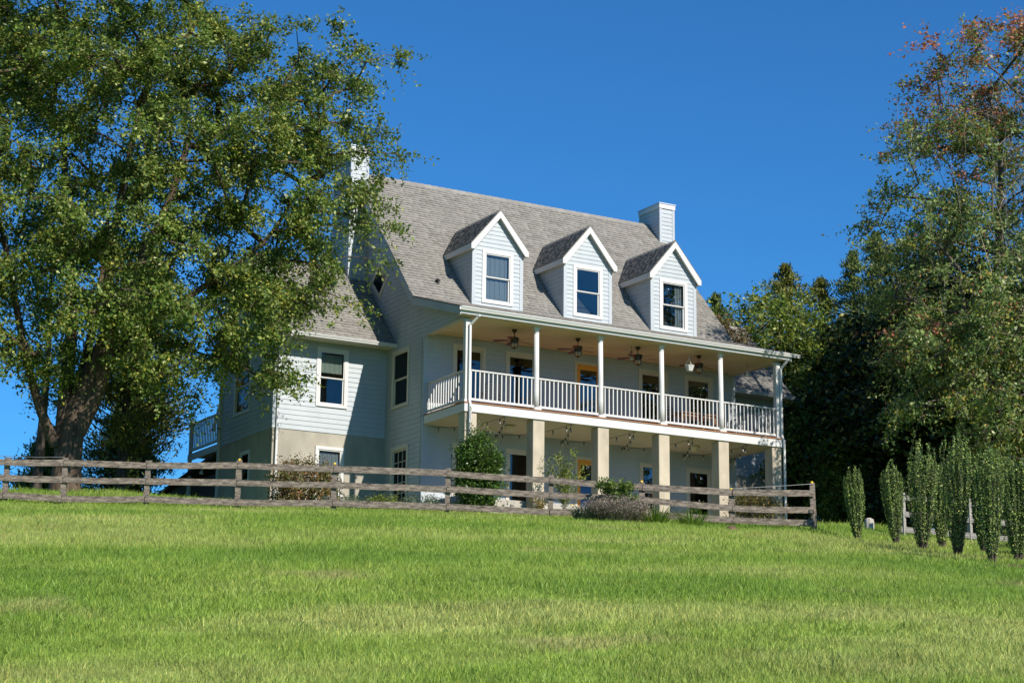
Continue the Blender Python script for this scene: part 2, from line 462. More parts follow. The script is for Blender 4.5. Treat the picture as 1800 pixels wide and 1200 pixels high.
def window(fn, u0, u1, z0, z1, trim=0.115, style='hung', m=TRIM, glass=GLASS, blind=None, parent=house, name='window', sashm=None, label=None, rows=0, cols=0):
    """trimmed window; (u0,u1,z0,z1) is the outer edge of the casing"""
    sashm = sashm or m
    mb = MB(); o = 0.028
    mb.prism([(u0, z1 - trim), (u1, z1 - trim), (u1, z1), (u0, z1)], fn, -0.06, 0.045)
    mb.prism([(u0, z0), (u1, z0), (u1, z0 + trim * .8), (u0, z0 + trim * .8)], fn, -0.06, 0.05)
    mb.prism([(u0, z0 + trim * .8), (u0 + trim, z0 + trim * .8), (u0 + trim, z1 - trim), (u0, z1 - trim)], fn, -0.06, 0.043)
    mb.prism([(u1 - trim, z0 + trim * .8), (u1, z0 + trim * .8), (u1, z1 - trim), (u1 - trim, z1 - trim)], fn, -0.06, 0.043)
    w = mb.build(name, m, parent, bevel=0.004)
    if label: w['label'] = label
    a, b, c, d = u0 + trim, u1 - trim, z0 + trim * .8, z1 - trim
    def leaf(a, b, c, d, n0, sw):
        s = MB()
        s.prism([(a, c), (b, c), (b, c + sw), (a, c + sw)], fn, n0 - 0.03, n0); s.prism([(a, d - sw), (b, d - sw), (b, d), (a, d)], fn, n0 - 0.03, n0)
        s.prism([(a, c + sw), (a + sw, c + sw), (a + sw, d - sw), (a, d - sw)], fn, n0 - 0.03, n0); s.prism([(b - sw, c + sw), (b, c + sw), (b, d - sw), (b - sw, d - sw)], fn, n0 - 0.03, n0)
        for i in range(1, cols):
            u = a + sw + (b - a - 2 * sw) * i / cols; s.prism([(u - .011, c + sw), (u + .011, c + sw), (u + .011, d - sw), (u - .011, d - sw)], fn, n0 - 0.024, n0 - .004)
        for i in range(1, rows):
            z = c + sw + (d - c - 2 * sw) * i / rows; s.prism([(a + sw, z - .011), (b - sw, z - .011), (b - sw, z + .011), (a + sw, z + .011)], fn, n0 - 0.025, n0 - .005)
        s.build('sash', sashm, w)
        p = MB(); p.prism([(a + sw, c + sw), (b - sw, c + sw), (b - sw, d - sw), (a + sw, d - sw)], fn, n0 - 0.02, n0 - 0.014); p.build('pane', glass, w)
    if style == 'hung':
        mid = (c + d) / 2
        leaf(a, b, mid - 0.015, d, 0.022, 0.035); leaf(a, b, c, mid + 0.012, -0.012, 0.045)
    else:
        leaf(a, b, c, d, -0.005, 0.05)
    if blind:
        m2, zz0, zz1 = blind
        q = MB(); k = 9
        for i in range(k):
            ua = a + 0.05 + (b - a - .1) * i / k; ub = a + 0.05 + (b - a - .1) * (i + 1) / k
            q.prism([(ua, zz0), (ub, zz0), (ub, zz1), (ua, zz1)], fn, -0.075 - 0.012 * (i % 2), -0.07 - 0.012 * (i % 2))
        q.build('blind' if m2 is BLIND else 'curtain', m2, w)
    return w

# --- openings
UP = [(1.01, 2.21, 0.05), (2.95, 4.15, 0.05), (8.11, 9.31, 0.05), (10.0, 11.18, 0.05)]
LO = [(1.04, 2.22, -2.66), (3.0, 4.18, -2.66), (8.13, 9.30, -2.66), (10.03, 11.10, -2.66)]
UD = (5.57, 6.70, 0.03, 2.41); LD = (5.60, 6.73, -2.70, -0.76)
holesY = [(a + .04, b - .04, c, 2.41) for a, b, c in UP] + [(a + .04, b - .04, c, -0.78) for a, b, c in LO] + [(UD[0] + .04, UD[1] - .04, UD[2], UD[3] - .03), (LD[0] + .04, LD[1] - .04, LD[2], LD[3] - .03)]
front = wall_core(fnY(0), 0.02, W - 0.02, -3.6, 2.69, holesY).build('wall', WALLCORE, house)
clapboards(front, fnY(0), lambda z: (0.13, W - 0.13), -2.98, 2.67, holesY)
cb = MB()
cb.box(-0.035, 0.13, -0.035, 0.06, -3.3, 2.6); cb.box(W - .13, W + .035, -0.035, 0.06, -3.3, 2.6)
cb.build_each('corner_board', SIDING, front, bevel=0.004)

# --- left gable wall (also closes the end of the porch roof)
def roof_z(y):
    if y < YBR: return ZBR + (y - YBR) * PSL
    return ZRI - abs(y - YRI) * SL
def gspan(z):
    z = z + 0.10
    if z < 2.74: return (0.13, YB - .3)
    if z < 3.0: lo = -2.69
    elif z < ZBR: lo = max(-2.69, YBR - (ZBR - z) / PSL)
    else: lo = YBR + (z - ZBR) / SL
    hi = 2 * YRI - (YBR + (max(z, ZBR) - ZBR) / SL)
    return (lo, hi) if hi - lo > 0.05 else None
holesG = [(1.04, 2.18, 0.56, 2.40), (0.98, 2.12, -2.72, -0.78)]
gm = wall_core(fnX(0), 0.02, YB - .32, -3.6, 2.75, holesG)
gm.prism([(-2.69, 2.75), (YB - .32, 2.75), (YB - .32, ZBR - .12), (YRI, ZRI - .14), (YBR + .02, ZBR - .14), (-2.69, roof_z(-2.69) - .12)], fnX(0), -0.14, 0.0)
gable = gm.build('gable_wall', WALLCORE, house)
clapboards(gable, fnX(0), gspan, -2.98, ZRI - 0.2, holesG)
wall_core(fnXp(W), 0.02, YB - .32, -3.6, 2.75, []).prism([(-2.69, 2.75), (YB - .32, 2.75), (YB - .32, ZBR - .12), (YRI, ZRI - .14), (YBR + .02, ZBR - .14), (-2.69, roof_z(-2.69) - .12)], fnXp(W), -0.14, 0.0).build('gable_wall', SIDING, house)
MB().box(0.15, W - .15, YB - .46, YB - .32, -3.2, ZBR - .15).build('wall', WALLCORE, house)
fl = MB(); fl.box(0.16, W - .16, 0.16, YB - .47, -0.25, -0.02); fl.box(0.16, W - .16, 0.16, YB - .47, 2.50, 2.68); fl.box(0.16, W - .16, 4.4, 4.5, -3.2, 2.49)
fl.build_each('interior_floor', INTERIOR, house)

# --- roof of the main block
XL, XR = -0.29, W + 0.27
rf = MB()
TH = 0.10
fnR = lambda u, z, n: (n, u, z)
rf.prism([(YBR, ZBR), (YRI, ZRI), (YRI, ZRI - TH * 1.5), (YBR, ZBR - TH * 1.5)], fnR, XL + .02, XR - .02)
rf.prism([(YRI, ZRI), (YB + .3, ZBR - .3 * SL), (YB + .3, ZBR - .3 * SL - TH * 1.5), (YRI, ZRI - TH * 1.5)], fnR, XL + .02, XR - .02)
rf.prism([(-2.86, 2.93), (YBR, ZBR), (YBR, ZBR - TH), (-2.86, 2.93 - TH)], fnR, XL + .02, XR - .02)
roof = rf.build('roof', ROOFBASE, house)

def shingle_field(parent, p0, along, up, width, length, exp=0.15, wmin=0.16, wmax=0.34, skip=None):
    """individual tabs on a slope; p0 lower left corner, along/up unit vectors"""
    p0 = np.array(p0, float); A = np.array(along, float); U = np.array(up, float); N = np.cross(A, U)
    V = []; Fc = []; MI = []; r = np.random.default_rng(int(abs(p0.sum() * 1000)) % 9999)
    n = int(length / exp + 0.5); exp = length / n
    for i in range(n):
        s = -r.uniform(0, wmax); edge = []
        while s < width: edge.append(s); s += r.uniform(wmin, wmax)
        edge.append(s)
        for a, b in zip(edge[:-1], edge[1:]):
            a = max(a, 0); b = min(b, width)
            if b - a < 0.02: continue
            if skip is not None and skip(p0 + A * (a + b) / 2 + U * (i + .5) * exp): continue
            t = r.choice([0.012, 0.014, 0.022]); d = r.choice([0.0, 0.0, 0.014]); bw = r.choice([0.012, 0.02, 0.034])
            lo, hi = i * exp - d, (i + 1) * exp + 0.02
            k = len(V)
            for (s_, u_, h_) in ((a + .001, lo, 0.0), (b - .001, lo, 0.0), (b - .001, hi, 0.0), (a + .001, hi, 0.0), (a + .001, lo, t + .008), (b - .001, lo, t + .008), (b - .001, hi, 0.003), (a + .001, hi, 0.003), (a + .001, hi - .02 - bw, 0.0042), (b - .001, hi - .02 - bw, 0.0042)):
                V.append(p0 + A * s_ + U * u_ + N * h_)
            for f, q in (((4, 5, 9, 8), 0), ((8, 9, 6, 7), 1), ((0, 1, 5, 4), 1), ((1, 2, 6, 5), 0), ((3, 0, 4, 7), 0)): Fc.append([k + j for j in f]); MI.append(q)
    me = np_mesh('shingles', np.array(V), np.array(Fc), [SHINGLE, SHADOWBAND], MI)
    return link('shingles', me, parent, kind='stuff')

ln = math.hypot(YRI - YBR, ZRI - ZBR); us = ((YRI - YBR) / ln, (ZRI - ZBR) / ln)
DX = [1.86, 5.356, 8.861]; WD = 1.866
def in_dormer(p):
    return any(x + .06 < p[0] < x + WD - .06 and p[1] > 0.34 and p[2] < 5.9 for x in DX)
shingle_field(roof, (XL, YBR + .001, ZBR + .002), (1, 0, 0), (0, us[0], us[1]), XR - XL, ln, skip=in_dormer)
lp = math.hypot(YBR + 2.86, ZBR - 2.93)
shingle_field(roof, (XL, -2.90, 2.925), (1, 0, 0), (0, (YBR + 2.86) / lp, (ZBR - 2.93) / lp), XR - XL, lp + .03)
rc = MB()
for i in range(46):
    x = XL + (XR - XL) * i / 46; x1 = x + (XR - XL) / 46 + .05
    for s in (-1, 1):
        rc.hexa([(x, YRI, ZRI + .018), (x1, YRI, ZRI + .03), (x1, YRI + s * .15, ZRI + .03 - .15 * SL), (x, YRI + s * .15, ZRI + .018 - .15 * SL),
                 (x, YRI, ZRI + .028), (x1, YRI, ZRI + .045), (x1, YRI + s * .15, ZRI + .045 - .15 * SL), (x, YRI + s * .15, ZRI + .03 - .15 * SL)])
rc.build('ridge_cap', SHINGLE, roof, kind='stuff')
for xx, d in ((XL, 1), (XR - .025, 1)):
    rb = MB()
    rb.prism([(YBR - .02, ZBR - .03), (YRI, ZRI - .03), (YRI, ZRI - .30), (YBR + .07, ZBR - .27)], fnR, xx, xx + .025)
    rb.prism([(YRI, ZRI - .03), (YB + .3, ZBR - .3 * SL - .03), (YB + .3, ZBR - .3 * SL - .30), (YRI, ZRI - .30)], fnR, xx, xx + .025)
    rb.prism([(-2.88, 2.90), (YBR - .02, ZBR - .03), (YBR + .06, ZBR - .26), (-2.88, 2.66)], fnR, xx, xx + .025)
    rb.build_each('rake_board', SIDING if xx < 0 else TRIM, roof)
sf = MB()
for xa, xb in ((XL + .026, -.028), (W + .028, XR - .026)):
    sf.prism([(-2.86, 2.69), (YBR, ZBR - .24), (YBR, ZBR - .22), (-2.86, 2.71)], fnR, xa, xb)
    sf.prism([(YBR, ZBR - .24), (YRI, ZRI - .28), (YRI, ZRI - .26), (YBR, ZBR - .22)], fnR, xa, xb)
sf.build_each('soffit', CREAM, roof)
vent = MB(); vent.lathe([(0.05, 0), (0.05, .12), (0.085, .13), (0.085, .16), (0.02, .2)], 10, (0.93, .95, ZBR + (.95 - YBR) * SL - .02)); vent.build('roof_vent', BLACK, roof)

# gutter (open trough) and downspouts
def gutter(x0, x1, y, z, parent, name='gutter'):
    fn = lambda u, v, n: (n, u, v)
    prof = [(y + .115, z - .10), (y + .03, z - .105), (y + .012, z - .055), (y - .012, z - .03), (y - .012, z), (y - .004, z), (y - .004, z - .026), (y + .02, z - .05), (y + .036, z - .097), (y + .109, z - .094), (y + .109, z + .01), (y + .115, z + .01)]
    return MB().prism(prof, fn, x0, x1).build(name, GUTTER, parent)
gutter(XL - .02, XR + .30, -3.0, 2.895, house)
MB().box(XL, XR, -2.885, -2.86, 2.70, 2.90).build('fascia_board', TRIM, house)
MB().box(XL + .02, XR - .02, -2.86, -2.66, 2.685, 2.70).build('soffit', CREAM, house)
def downspout(pts, parent=house, w=0.075, d=0.06):
    mb = MB()
    for a, b in zip(pts[:-1], pts[1:]): mb.bar(a, b, w, d, up=(0, 1, 0) if abs(a[2] - b[2]) > .2 else (0, 0, 1))
    for p in pts[1:-1]: mb.box(p[0] - w * .53, p[0] + w * .53, p[1] - d * .54, p[1] + d * .54, p[2] - .03, p[2] + .03)
    return mb.build('downspout', GUTTER, parent, bevel=0.008)
downspout([(0.33, -2.95, 2.79), (0.33, -2.95, 2.68), (0.165, -2.70, 2.42), (0.165, -2.70, 0.12), (0.165, -2.765, -0.05), (0.165, -2.765, -3.7)])
downspout([(12.16, -2.95, 2.79), (12.16, -2.95, 2.68), (12.03, -2.70, 2.40), (12.03, -2.70, 0.12), (12.06, -2.77, -0.05), (12.06, -2.77, -3.7)])
downspout([(-3.72, 1.88, 2.62), (-3.72, 1.9, 2.52), (-3.82, 2.585, 2.0), (-3.82, 2.585, -3.4)])
downspout([(-3.99, 7.12, 2.3), (-3.99, 7.12, -2.7)], w=.1, d=.1)

# --- dormers: one built, two copies
def gable_tri(z, half, z0, zp, off=0.0):
    t = (zp - off - z) / (zp - off - z0); t = min(1, t)
    return half * t
ZE, ZP = 5.96, 7.20
dorm = thing('dormer', 'x', 'x', (DX[0], 0, 0)); del dorm['label']; del dorm['category']
dorm.parent = house; dorm.location = Vector((DX[0], 0, 0)) - Vector(house.location); ORIGIN[dorm.name] = Vector((0, 0, 0))
# dormer children use coordinates relative to the dormer's left corner
DF = YBR + .0
holesD = [(0.36, 1.50, 4.06, 5.79)]
dw = wall_core(lambda u, z, n: (u, DF - n, z), 0.01, WD - .01, 3.72, 5.90, holesD, t=.1)
dw.prism([(0.01, 5.90), (WD - .01, 5.90), (WD / 2, 7.0)], lambda u, z, n: (u, DF - n, z), -.1, 0)
DY2 = lambda z: YBR + (z - ZBR) / SL
for xa, xb in ((0.0, 0.1), (WD - .1, WD)):
    dw.prism([(DF + .1, 3.8), (DF + .1, 5.92), (DY2(5.92) + .1, 5.92), (DF + .3, 3.8)], lambda u, z, n: (n, u, z), xa, xb)
dw.box(.1, WD - .1, DF + .1, DY2(5.5), 5.86, 5.9)
dwall = dw.build('dormer_wall', WALLCORE, dorm)
def dspan(z):
    if z < 5.93: return (0.10, WD - .10)
    h = (WD / 2) * (6.98 - z) / (6.98 - 5.93); return (WD / 2 - h, WD / 2 + h) if h > .03 else None
c2 = MB(); c2.box(-.03, .10, DF - .032, DF + .09, 3.90, 5.93); c2.box(WD - .10, WD + .03, DF - .032, DF + .09, 3.90, 5.93); c2.box(.1, WD - .1, DF - .036, DF - .001, 3.86, 3.94)
c2.build_each('corner_board', SIDING, dorm, bevel=.004)
OV = 0.15; HW = 1.06; DSL = (ZP - ZE) / HW; YF = DF - OV
dr = MB()
for s in (-1, 1):
    X = lambda u: WD / 2 + s * u
    yb0 = DY2(ZE) + .35; yb1 = DY2(ZP) + .3
    dr.hexa([(X(0), YF, ZP - .10), (X(HW), YF, ZE - .10), (X(HW), yb0, ZE - .10), (X(0), yb1, ZP - .10), (X(0), YF, ZP), (X(HW), YF, ZE), (X(HW), yb0, ZE), (X(0), yb1, ZP)])
droof = dr.build('dormer_roof', ROOFBASE, dorm)
la = math.hypot(HW, ZP - ZE)
for s in (-1, 1):
    def cut(p, s=s): return p[1] > DY2(p[2]) + .12
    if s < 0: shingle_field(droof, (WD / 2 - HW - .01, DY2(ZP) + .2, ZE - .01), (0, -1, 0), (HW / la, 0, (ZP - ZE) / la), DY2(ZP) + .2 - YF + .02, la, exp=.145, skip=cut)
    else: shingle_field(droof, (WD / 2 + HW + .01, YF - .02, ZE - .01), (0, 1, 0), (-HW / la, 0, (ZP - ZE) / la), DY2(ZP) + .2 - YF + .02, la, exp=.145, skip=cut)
dc = MB()
for i in range(9):
    y = YF - .02 + i * .33
    if y > DY2(ZP): break
    for s in (-1, 1):
        dc.hexa([(WD / 2, y, ZP + .012), (WD / 2 + s * .13, y, ZP + .012 - .13 * DSL), (WD / 2 + s * .13, y + .36, ZP + .02 - .13 * DSL), (WD / 2, y + .36, ZP + .02),
                 (WD / 2, y, ZP + .03), (WD / 2 + s * .13, y, ZP + .03 - .13 * DSL), (WD / 2 + s * .13, y + .36, ZP + .025 - .13 * DSL), (WD / 2, y + .36, ZP + .025)])
dc.build('ridge_cap', SHINGLE, dorm, kind='stuff')
rk = MB()
fd = lambda u, z, n: (u, YF - n, z)
for s in (-1, 1):
    X = lambda u: WD / 2 + s * u
    rk.prism([(X(0), ZP - .025), (X(HW), ZE - .025), (X(HW), ZE - .215), (X(HW - .10), ZE - .215), (X(0), ZP - .265)], fd, -.02, .03)
rk.build('rake_board', TRIM, dorm)
sf2 = MB()
for s in (-1, 1):
    X = lambda u: WD / 2 + s * u
    sf2.hexa([(X(.02), YF + .02, ZP - .27), (X(HW - .04), YF + .02, ZE - .20), (X(HW - .04), DF - .027, ZE - .20), (X(.02), DF - .027, ZP - .27), (X(.02), YF + .02, ZP - .25), (X(HW - .04), YF + .02, ZE - .18), (X(HW - .04), DF - .027, ZE - .18), (X(.02), DF - .027, ZP - .25)])
    sf2.hexa([(X(WD / 2 + .028), YF + .02, ZE - .215), (X(HW - .002), YF + .02, ZE - .215), (X(HW - .002), DY2(ZE) - .1, ZE - .215), (X(WD / 2 + .028), DY2(ZE) - .1, ZE - .215), (X(WD / 2 + .028), YF + .02, ZE - .20), (X(HW - .002), YF + .02, ZE - .20), (X(HW - .002), DY2(ZE) - .1, ZE - .20), (X(WD / 2 + .028), DY2(ZE) - .1, ZE - .20)])
sf2.build_each('soffit', CREAM, dorm)
fs = MB()
for s in (-1, 1):
    xa = WD / 2 + s * HW
    fs.box(min(xa, xa + s * .02), max(xa, xa + s * .02), YF - .028, DY2(ZE) + .05, ZE - .215, ZE - .03)
fs.build_each('fascia_board', TRIM, dorm)
def flat_window(parent, curtain):
    w = window(lambda u, z, n: (u, DF - n, z), 0.345, 1.515, 4.02, 5.82, trim=.125, parent=parent, blind=curtain)
    for ch in list(w.children):
        nm = ch.name.split('.')[0]
        ch.parent = parent; ch.location = (0, 0, 0)
    return w
dorm2 = copy_tree(dorm, house); dorm2.location = Vector((DX[1], 0, 0)) - Vector(house.location)
dorm3 = copy_tree(dorm, house); dorm3.location = Vector((DX[2], 0, 0)) - Vector(house.location)
def dormer_boards(d):
    clapboards(d, lambda u, z, n: (u, DF - n, z), dspan, 3.90, 6.95, holesD, rank=1.6, exp=0.145)
    clapboards(d, lambda u, z, n: (-n, u, z), lambda z: (DF + .02, DY2(z) + .02) if z > 3.93 else None, 3.93, 5.90, (), rank=.6, exp=0.145)
    clapboards(d, lambda u, z, n: (WD + n, u, z), lambda z: (DF + .02, DY2(z) + .02) if z > 3.93 else None, 3.93, 5.90, (), rank=.01, exp=0.145)
for d, cu in ((dorm, (CURTAIN, 4.1, 5.75)), (dorm2, None), (dorm3, None)):
    ORIGIN[d.name] = Vector((0, 0, 0))
    flat_window(d, cu)
    dormer_boards(d)
# shingles of the dormers sit one level too deep for a part's part: hang them on the dormer itself
for o in list(bpy.data.objects):
    if o.name.startswith('shingles') and o.parent is not None and o.parent.name.startswith('dormer_roof'):
        o.parent = o.parent.parent

# half-drawn curtain at the right side of the third dormer window
q = MB()
for i in range(6): q.prism([(1.06 + i * .055, 4.1), (1.115 + i * .055, 4.1), (1.115 + i * .055, 5.75), (1.06 + i * .055, 5.75)], lambda u, z, n: (u, DF - n, z), -.09 - .02 * (i % 2), -.085 - .02 * (i % 2))
link('curtain', q.mesh('curtain', CURTAIN), dorm3, loc=(0, 0, 0))

# --- windows and doors of the main block
for a, b, c in UP: window(fnY(0), a, b, c, 2.44, trim=.125, style='fixed', m=CREAM, glass=DIMGLASS)
for i, (a, b, c) in enumerate(LO): window(fnY(0), a, b, c, -0.74, trim=.12, style='hung' if i == 2 else 'fixed', m=CREAM, glass=DIMGLASS)
def orange_door(u0, u1, z0, z1, lower=None):
    mb = MB(); t = .09; fn = fnY(0)
    mb.prism([(u0, z1 - t), (u1, z1 - t), (u1, z1), (u0, z1)], fn, -.06, .045); mb.prism([(u0, z0), (u0 + t, z0), (u0 + t, z1 - t), (u0, z1 - t)], fn, -.06, .043); mb.prism([(u1 - t, z0), (u1, z0), (u1, z1 - t), (u1 - t, z1 - t)], fn, -.06, .043)
    d = mb.build('door', CREAM, house, bevel=.004)
    a, b, c, e = u0 + t, u1 - t, z0, z1 - t; s = .15
    m = MB(); zc = c + (.30 if lower is None else 1.02)
    m.prism([(a, c), (a + s, c), (a + s, e), (a, e)], fn, -.05, -.005); m.prism([(b - s, c), (b, c), (b, e), (b - s, e)], fn, -.05, -.005)
    m.prism([(a + s, e - .17), (b - s, e - .17), (b - s, e), (a + s, e)], fn, -.05, -.005); m.prism([(a + s, c), (b - s, c), (b - s, zc), (a + s, zc)], fn, -.05, -.008)
    m.build('door_leaf', ORANGE, d, label='orange painted door leaf')
    p = MB(); p.prism([(a + s, zc), (b - s, zc), (b - s, e - .17), (a + s, e - .17)], fn, -.035, -.028); p.build('pane', DIMGLASS, d)
    if lower:
        p = MB(); p.prism([(a + s - .02, c + .06), (b - s + .02, c + .06), (b - s + .02, c + 1.0), (a + s - .02, c + 1.0)], fn, -.008, .004); p.prism([(a + s + .05, c + .14), (b - s - .05, c + .14), (b - s - .05, c + .92), (a + s + .05, c + .92)], fn, .004, .010); p.build('kick_panel', BLUE, d, label='bright blue lower panel of the orange door')
    h = MB(); h.lathe([(.012, 0), (.03, .01), (.032, .035), (.01, .045)], 10, (0, 0, 0))
    h.v = [(b - .07 + v[0], -.0 - v[2], c + 1.0 + v[1]) for v in h.v]; h.build('door_knob', BRONZE, d)
orange_door(*UD); orange_door(*LD, lower=True)

window(fnX(0), 0.98, 2.21, 0.52, 2.44, trim=.12, m=CREAM)
w = window(fnX(0), 0.93, 2.16, -2.74, -0.74, trim=.12, style='fixed', m=CREAM, sashm=CREAM, rows=5, cols=3, name='door', label='glazed garden door with fifteen panes')
# diamond window on the gable
dm = MB(); cy, cz = 3.31, 5.13; ro, ri = (.68, .67), (.50, .49); fn = fnX(0)
P4 = lambda r: [(cy - r[0], cz), (cy, cz - r[1]), (cy + r[0], cz), (cy, cz + r[1])]
o4, i4 = P4(ro), P4(ri)
for k in range(4): dm.prism([o4[k], o4[(k + 1) % 4], i4[(k + 1) % 4], i4[k]], fn, 0.004, .05)
dwin = dm.build('window', CREAM, house, bevel=.004, label='diamond-shaped window high on the gable')
MB().prism(i4, fn, .003, .028).build('dark_backing', BLACK, dwin)  # no opening here: black panel stands in for the unlit room behind
MB().prism(i4, fn, .030, .034).build('pane', GLASS, dwin)

# --- porch: deck, fascia, ceilings, beams
dk = MB().box(.05, W - .05, -2.66, -.03, -.20, .002).build('porch_deck', DARKWOOD, house)
for i in range(20):
    y0 = -2.735 + i * .137; MB().box(-.02, W + .02, y0, y0 + .131, .004, .036).build('deck_board', CEDAR, dk)
fb = MB(); fb.box(0, W, -2.71, -2.665, -.255, 0.0); fb.box(0.0, .045, -2.664, -.03, -.255, 0.0); fb.box(W - .045, W, -2.664, -.03, -.255, 0.0)
fb.build_each('fascia_board', TRIM, dk)
def beadboard(name, z, y0, y1, x0, x1):
    mb = MB(); n = int((y1 - y0) / .092); st = (y1 - y0) / n
    mb.box(x0, x1, y0, y1, z + .0145, z + .04)
    c = mb.build(name, BEAD, house)
    for i in range(n): MB().box(x0, x1, y0 + i * st + .004, y0 + (i + 1) * st - .004, z, z + .014).build('ceiling_board', BEAD, c)
    return c
beadboard('porch_ceiling', 2.672, -2.655, -.03, .02, W - .02)
beadboard('porch_ceiling', -.262, -2.66, -.03, .05, W - .05)
bm_ = MB(); bm_.box(0.002, .26, -2.52, -.036, 2.60, 2.671); bm_.box(W - .26, W - .002, -2.52, -.036, 2.60, 2.671)
bm_.build_each('porch_beam', CREAM, house)

# columns (turned) and corner posts
def column(x):
    mb = MB(); mb.lathe([(.095, .13), (.093, .6), (.088, 1.3), (.080, 2.46)], 20, (x, -2.56, 0))
    c = mb.build('column', TRIM, house, smooth=True)
    b = MB(); b.box(x - .13, x + .13, -2.69, -2.43, .036, .09); b.build('plinth', TRIM, c, bevel=.005)
    t = MB(); t.lathe([(.115, .09), (.122, .105), (.115, .125), (.095, .132)], 20, (x, -2.56, 0)); t.build('base_ring', TRIM, c, smooth=True)
    k = MB(); k.lathe([(.08, 2.46), (.092, 2.475), (.092, 2.49), (.082, 2.5), (.082, 2.56), (.105, 2.60), (.11, 2.625)], 20, (x, -2.56, 0)); k.box(x - .13, x + .13, -2.655, -2.43, 2.626, 2.670); k.build('capital', TRIM, c)
COLX = [2.59, 4.95, 7.29, 9.64]
for x in COLX: column(x)
for x in (0.13, W - .13):
    c = MB().box(x - .085, x + .085, -2.645, -2.475, .036, 2.598).build('column', TRIM, house, bevel=.006, label='square corner post')
    b = MB(); b.box(x - .11, x + .11, -2.66, -2.45, .0365, .12); b.box(x - .105, x + .105, -2.655, -2.455, 2.53, 2.597); b.build_each('collar', TRIM, c)

# railings
bal = MB().box(-.017, .017, -.017, .017, .16, 1.02).mesh('baluster', TRIM)
def railing(p0, p1, n):
    p0 = Vector((*p0, 0)); p1 = Vector((*p1, 0)); d = (p1 - p0).normalized()
    mb = MB(); mb.bar(p0 + Vector((0, 0, 1.045)), p1 + Vector((0, 0, 1.045)), .075, .045)
    r = mb.build('railing', TRIM, house, bevel=.006)
    lo = MB(); lo.bar(p0 + Vector((0, 0, .155)), p1 + Vector((0, 0, .155)), .045, .075); lo.build('bottom_rail', TRIM, r, bevel=.004)
    base = ORIGIN[r.name]
    a = math.atan2(d.y, d.x)
    for i in range(n):
        q = p0.lerp(p1, (i + .5) / n)
        b = bpy.data.objects.new('baluster', bal); COL.objects.link(b); b.parent = r; b.location = q - base; b.rotation_euler = (0, 0, a)
xs = [0.215] + COLX + [W - .215]
for i, (a, b) in enumerate(zip(xs[:-1], xs[1:])):
    railing((a + (.09 if i else 0), -2.56), (b - (.09 if i < 4 else 0), -2.56), 15 if i == 0 else 14)
railing((.13, -2.475), (.13, -.03), 15)
railing((W - .13, -2.475), (W - .13, -.03), 15)

# stucco piers below
for x in (0.25, 2.64, 5.0, 7.31, 9.66, 11.84):
    MB().box(x - .205, x + .205, -2.662, -2.25, -3.9, -.265).build('pier', STUCCO, house, bevel=.012)
sl = MB(); sl.box(.05, W, -2.2, -.04, -3.3, -2.74); sl.build('patio_slab', STONE, house)

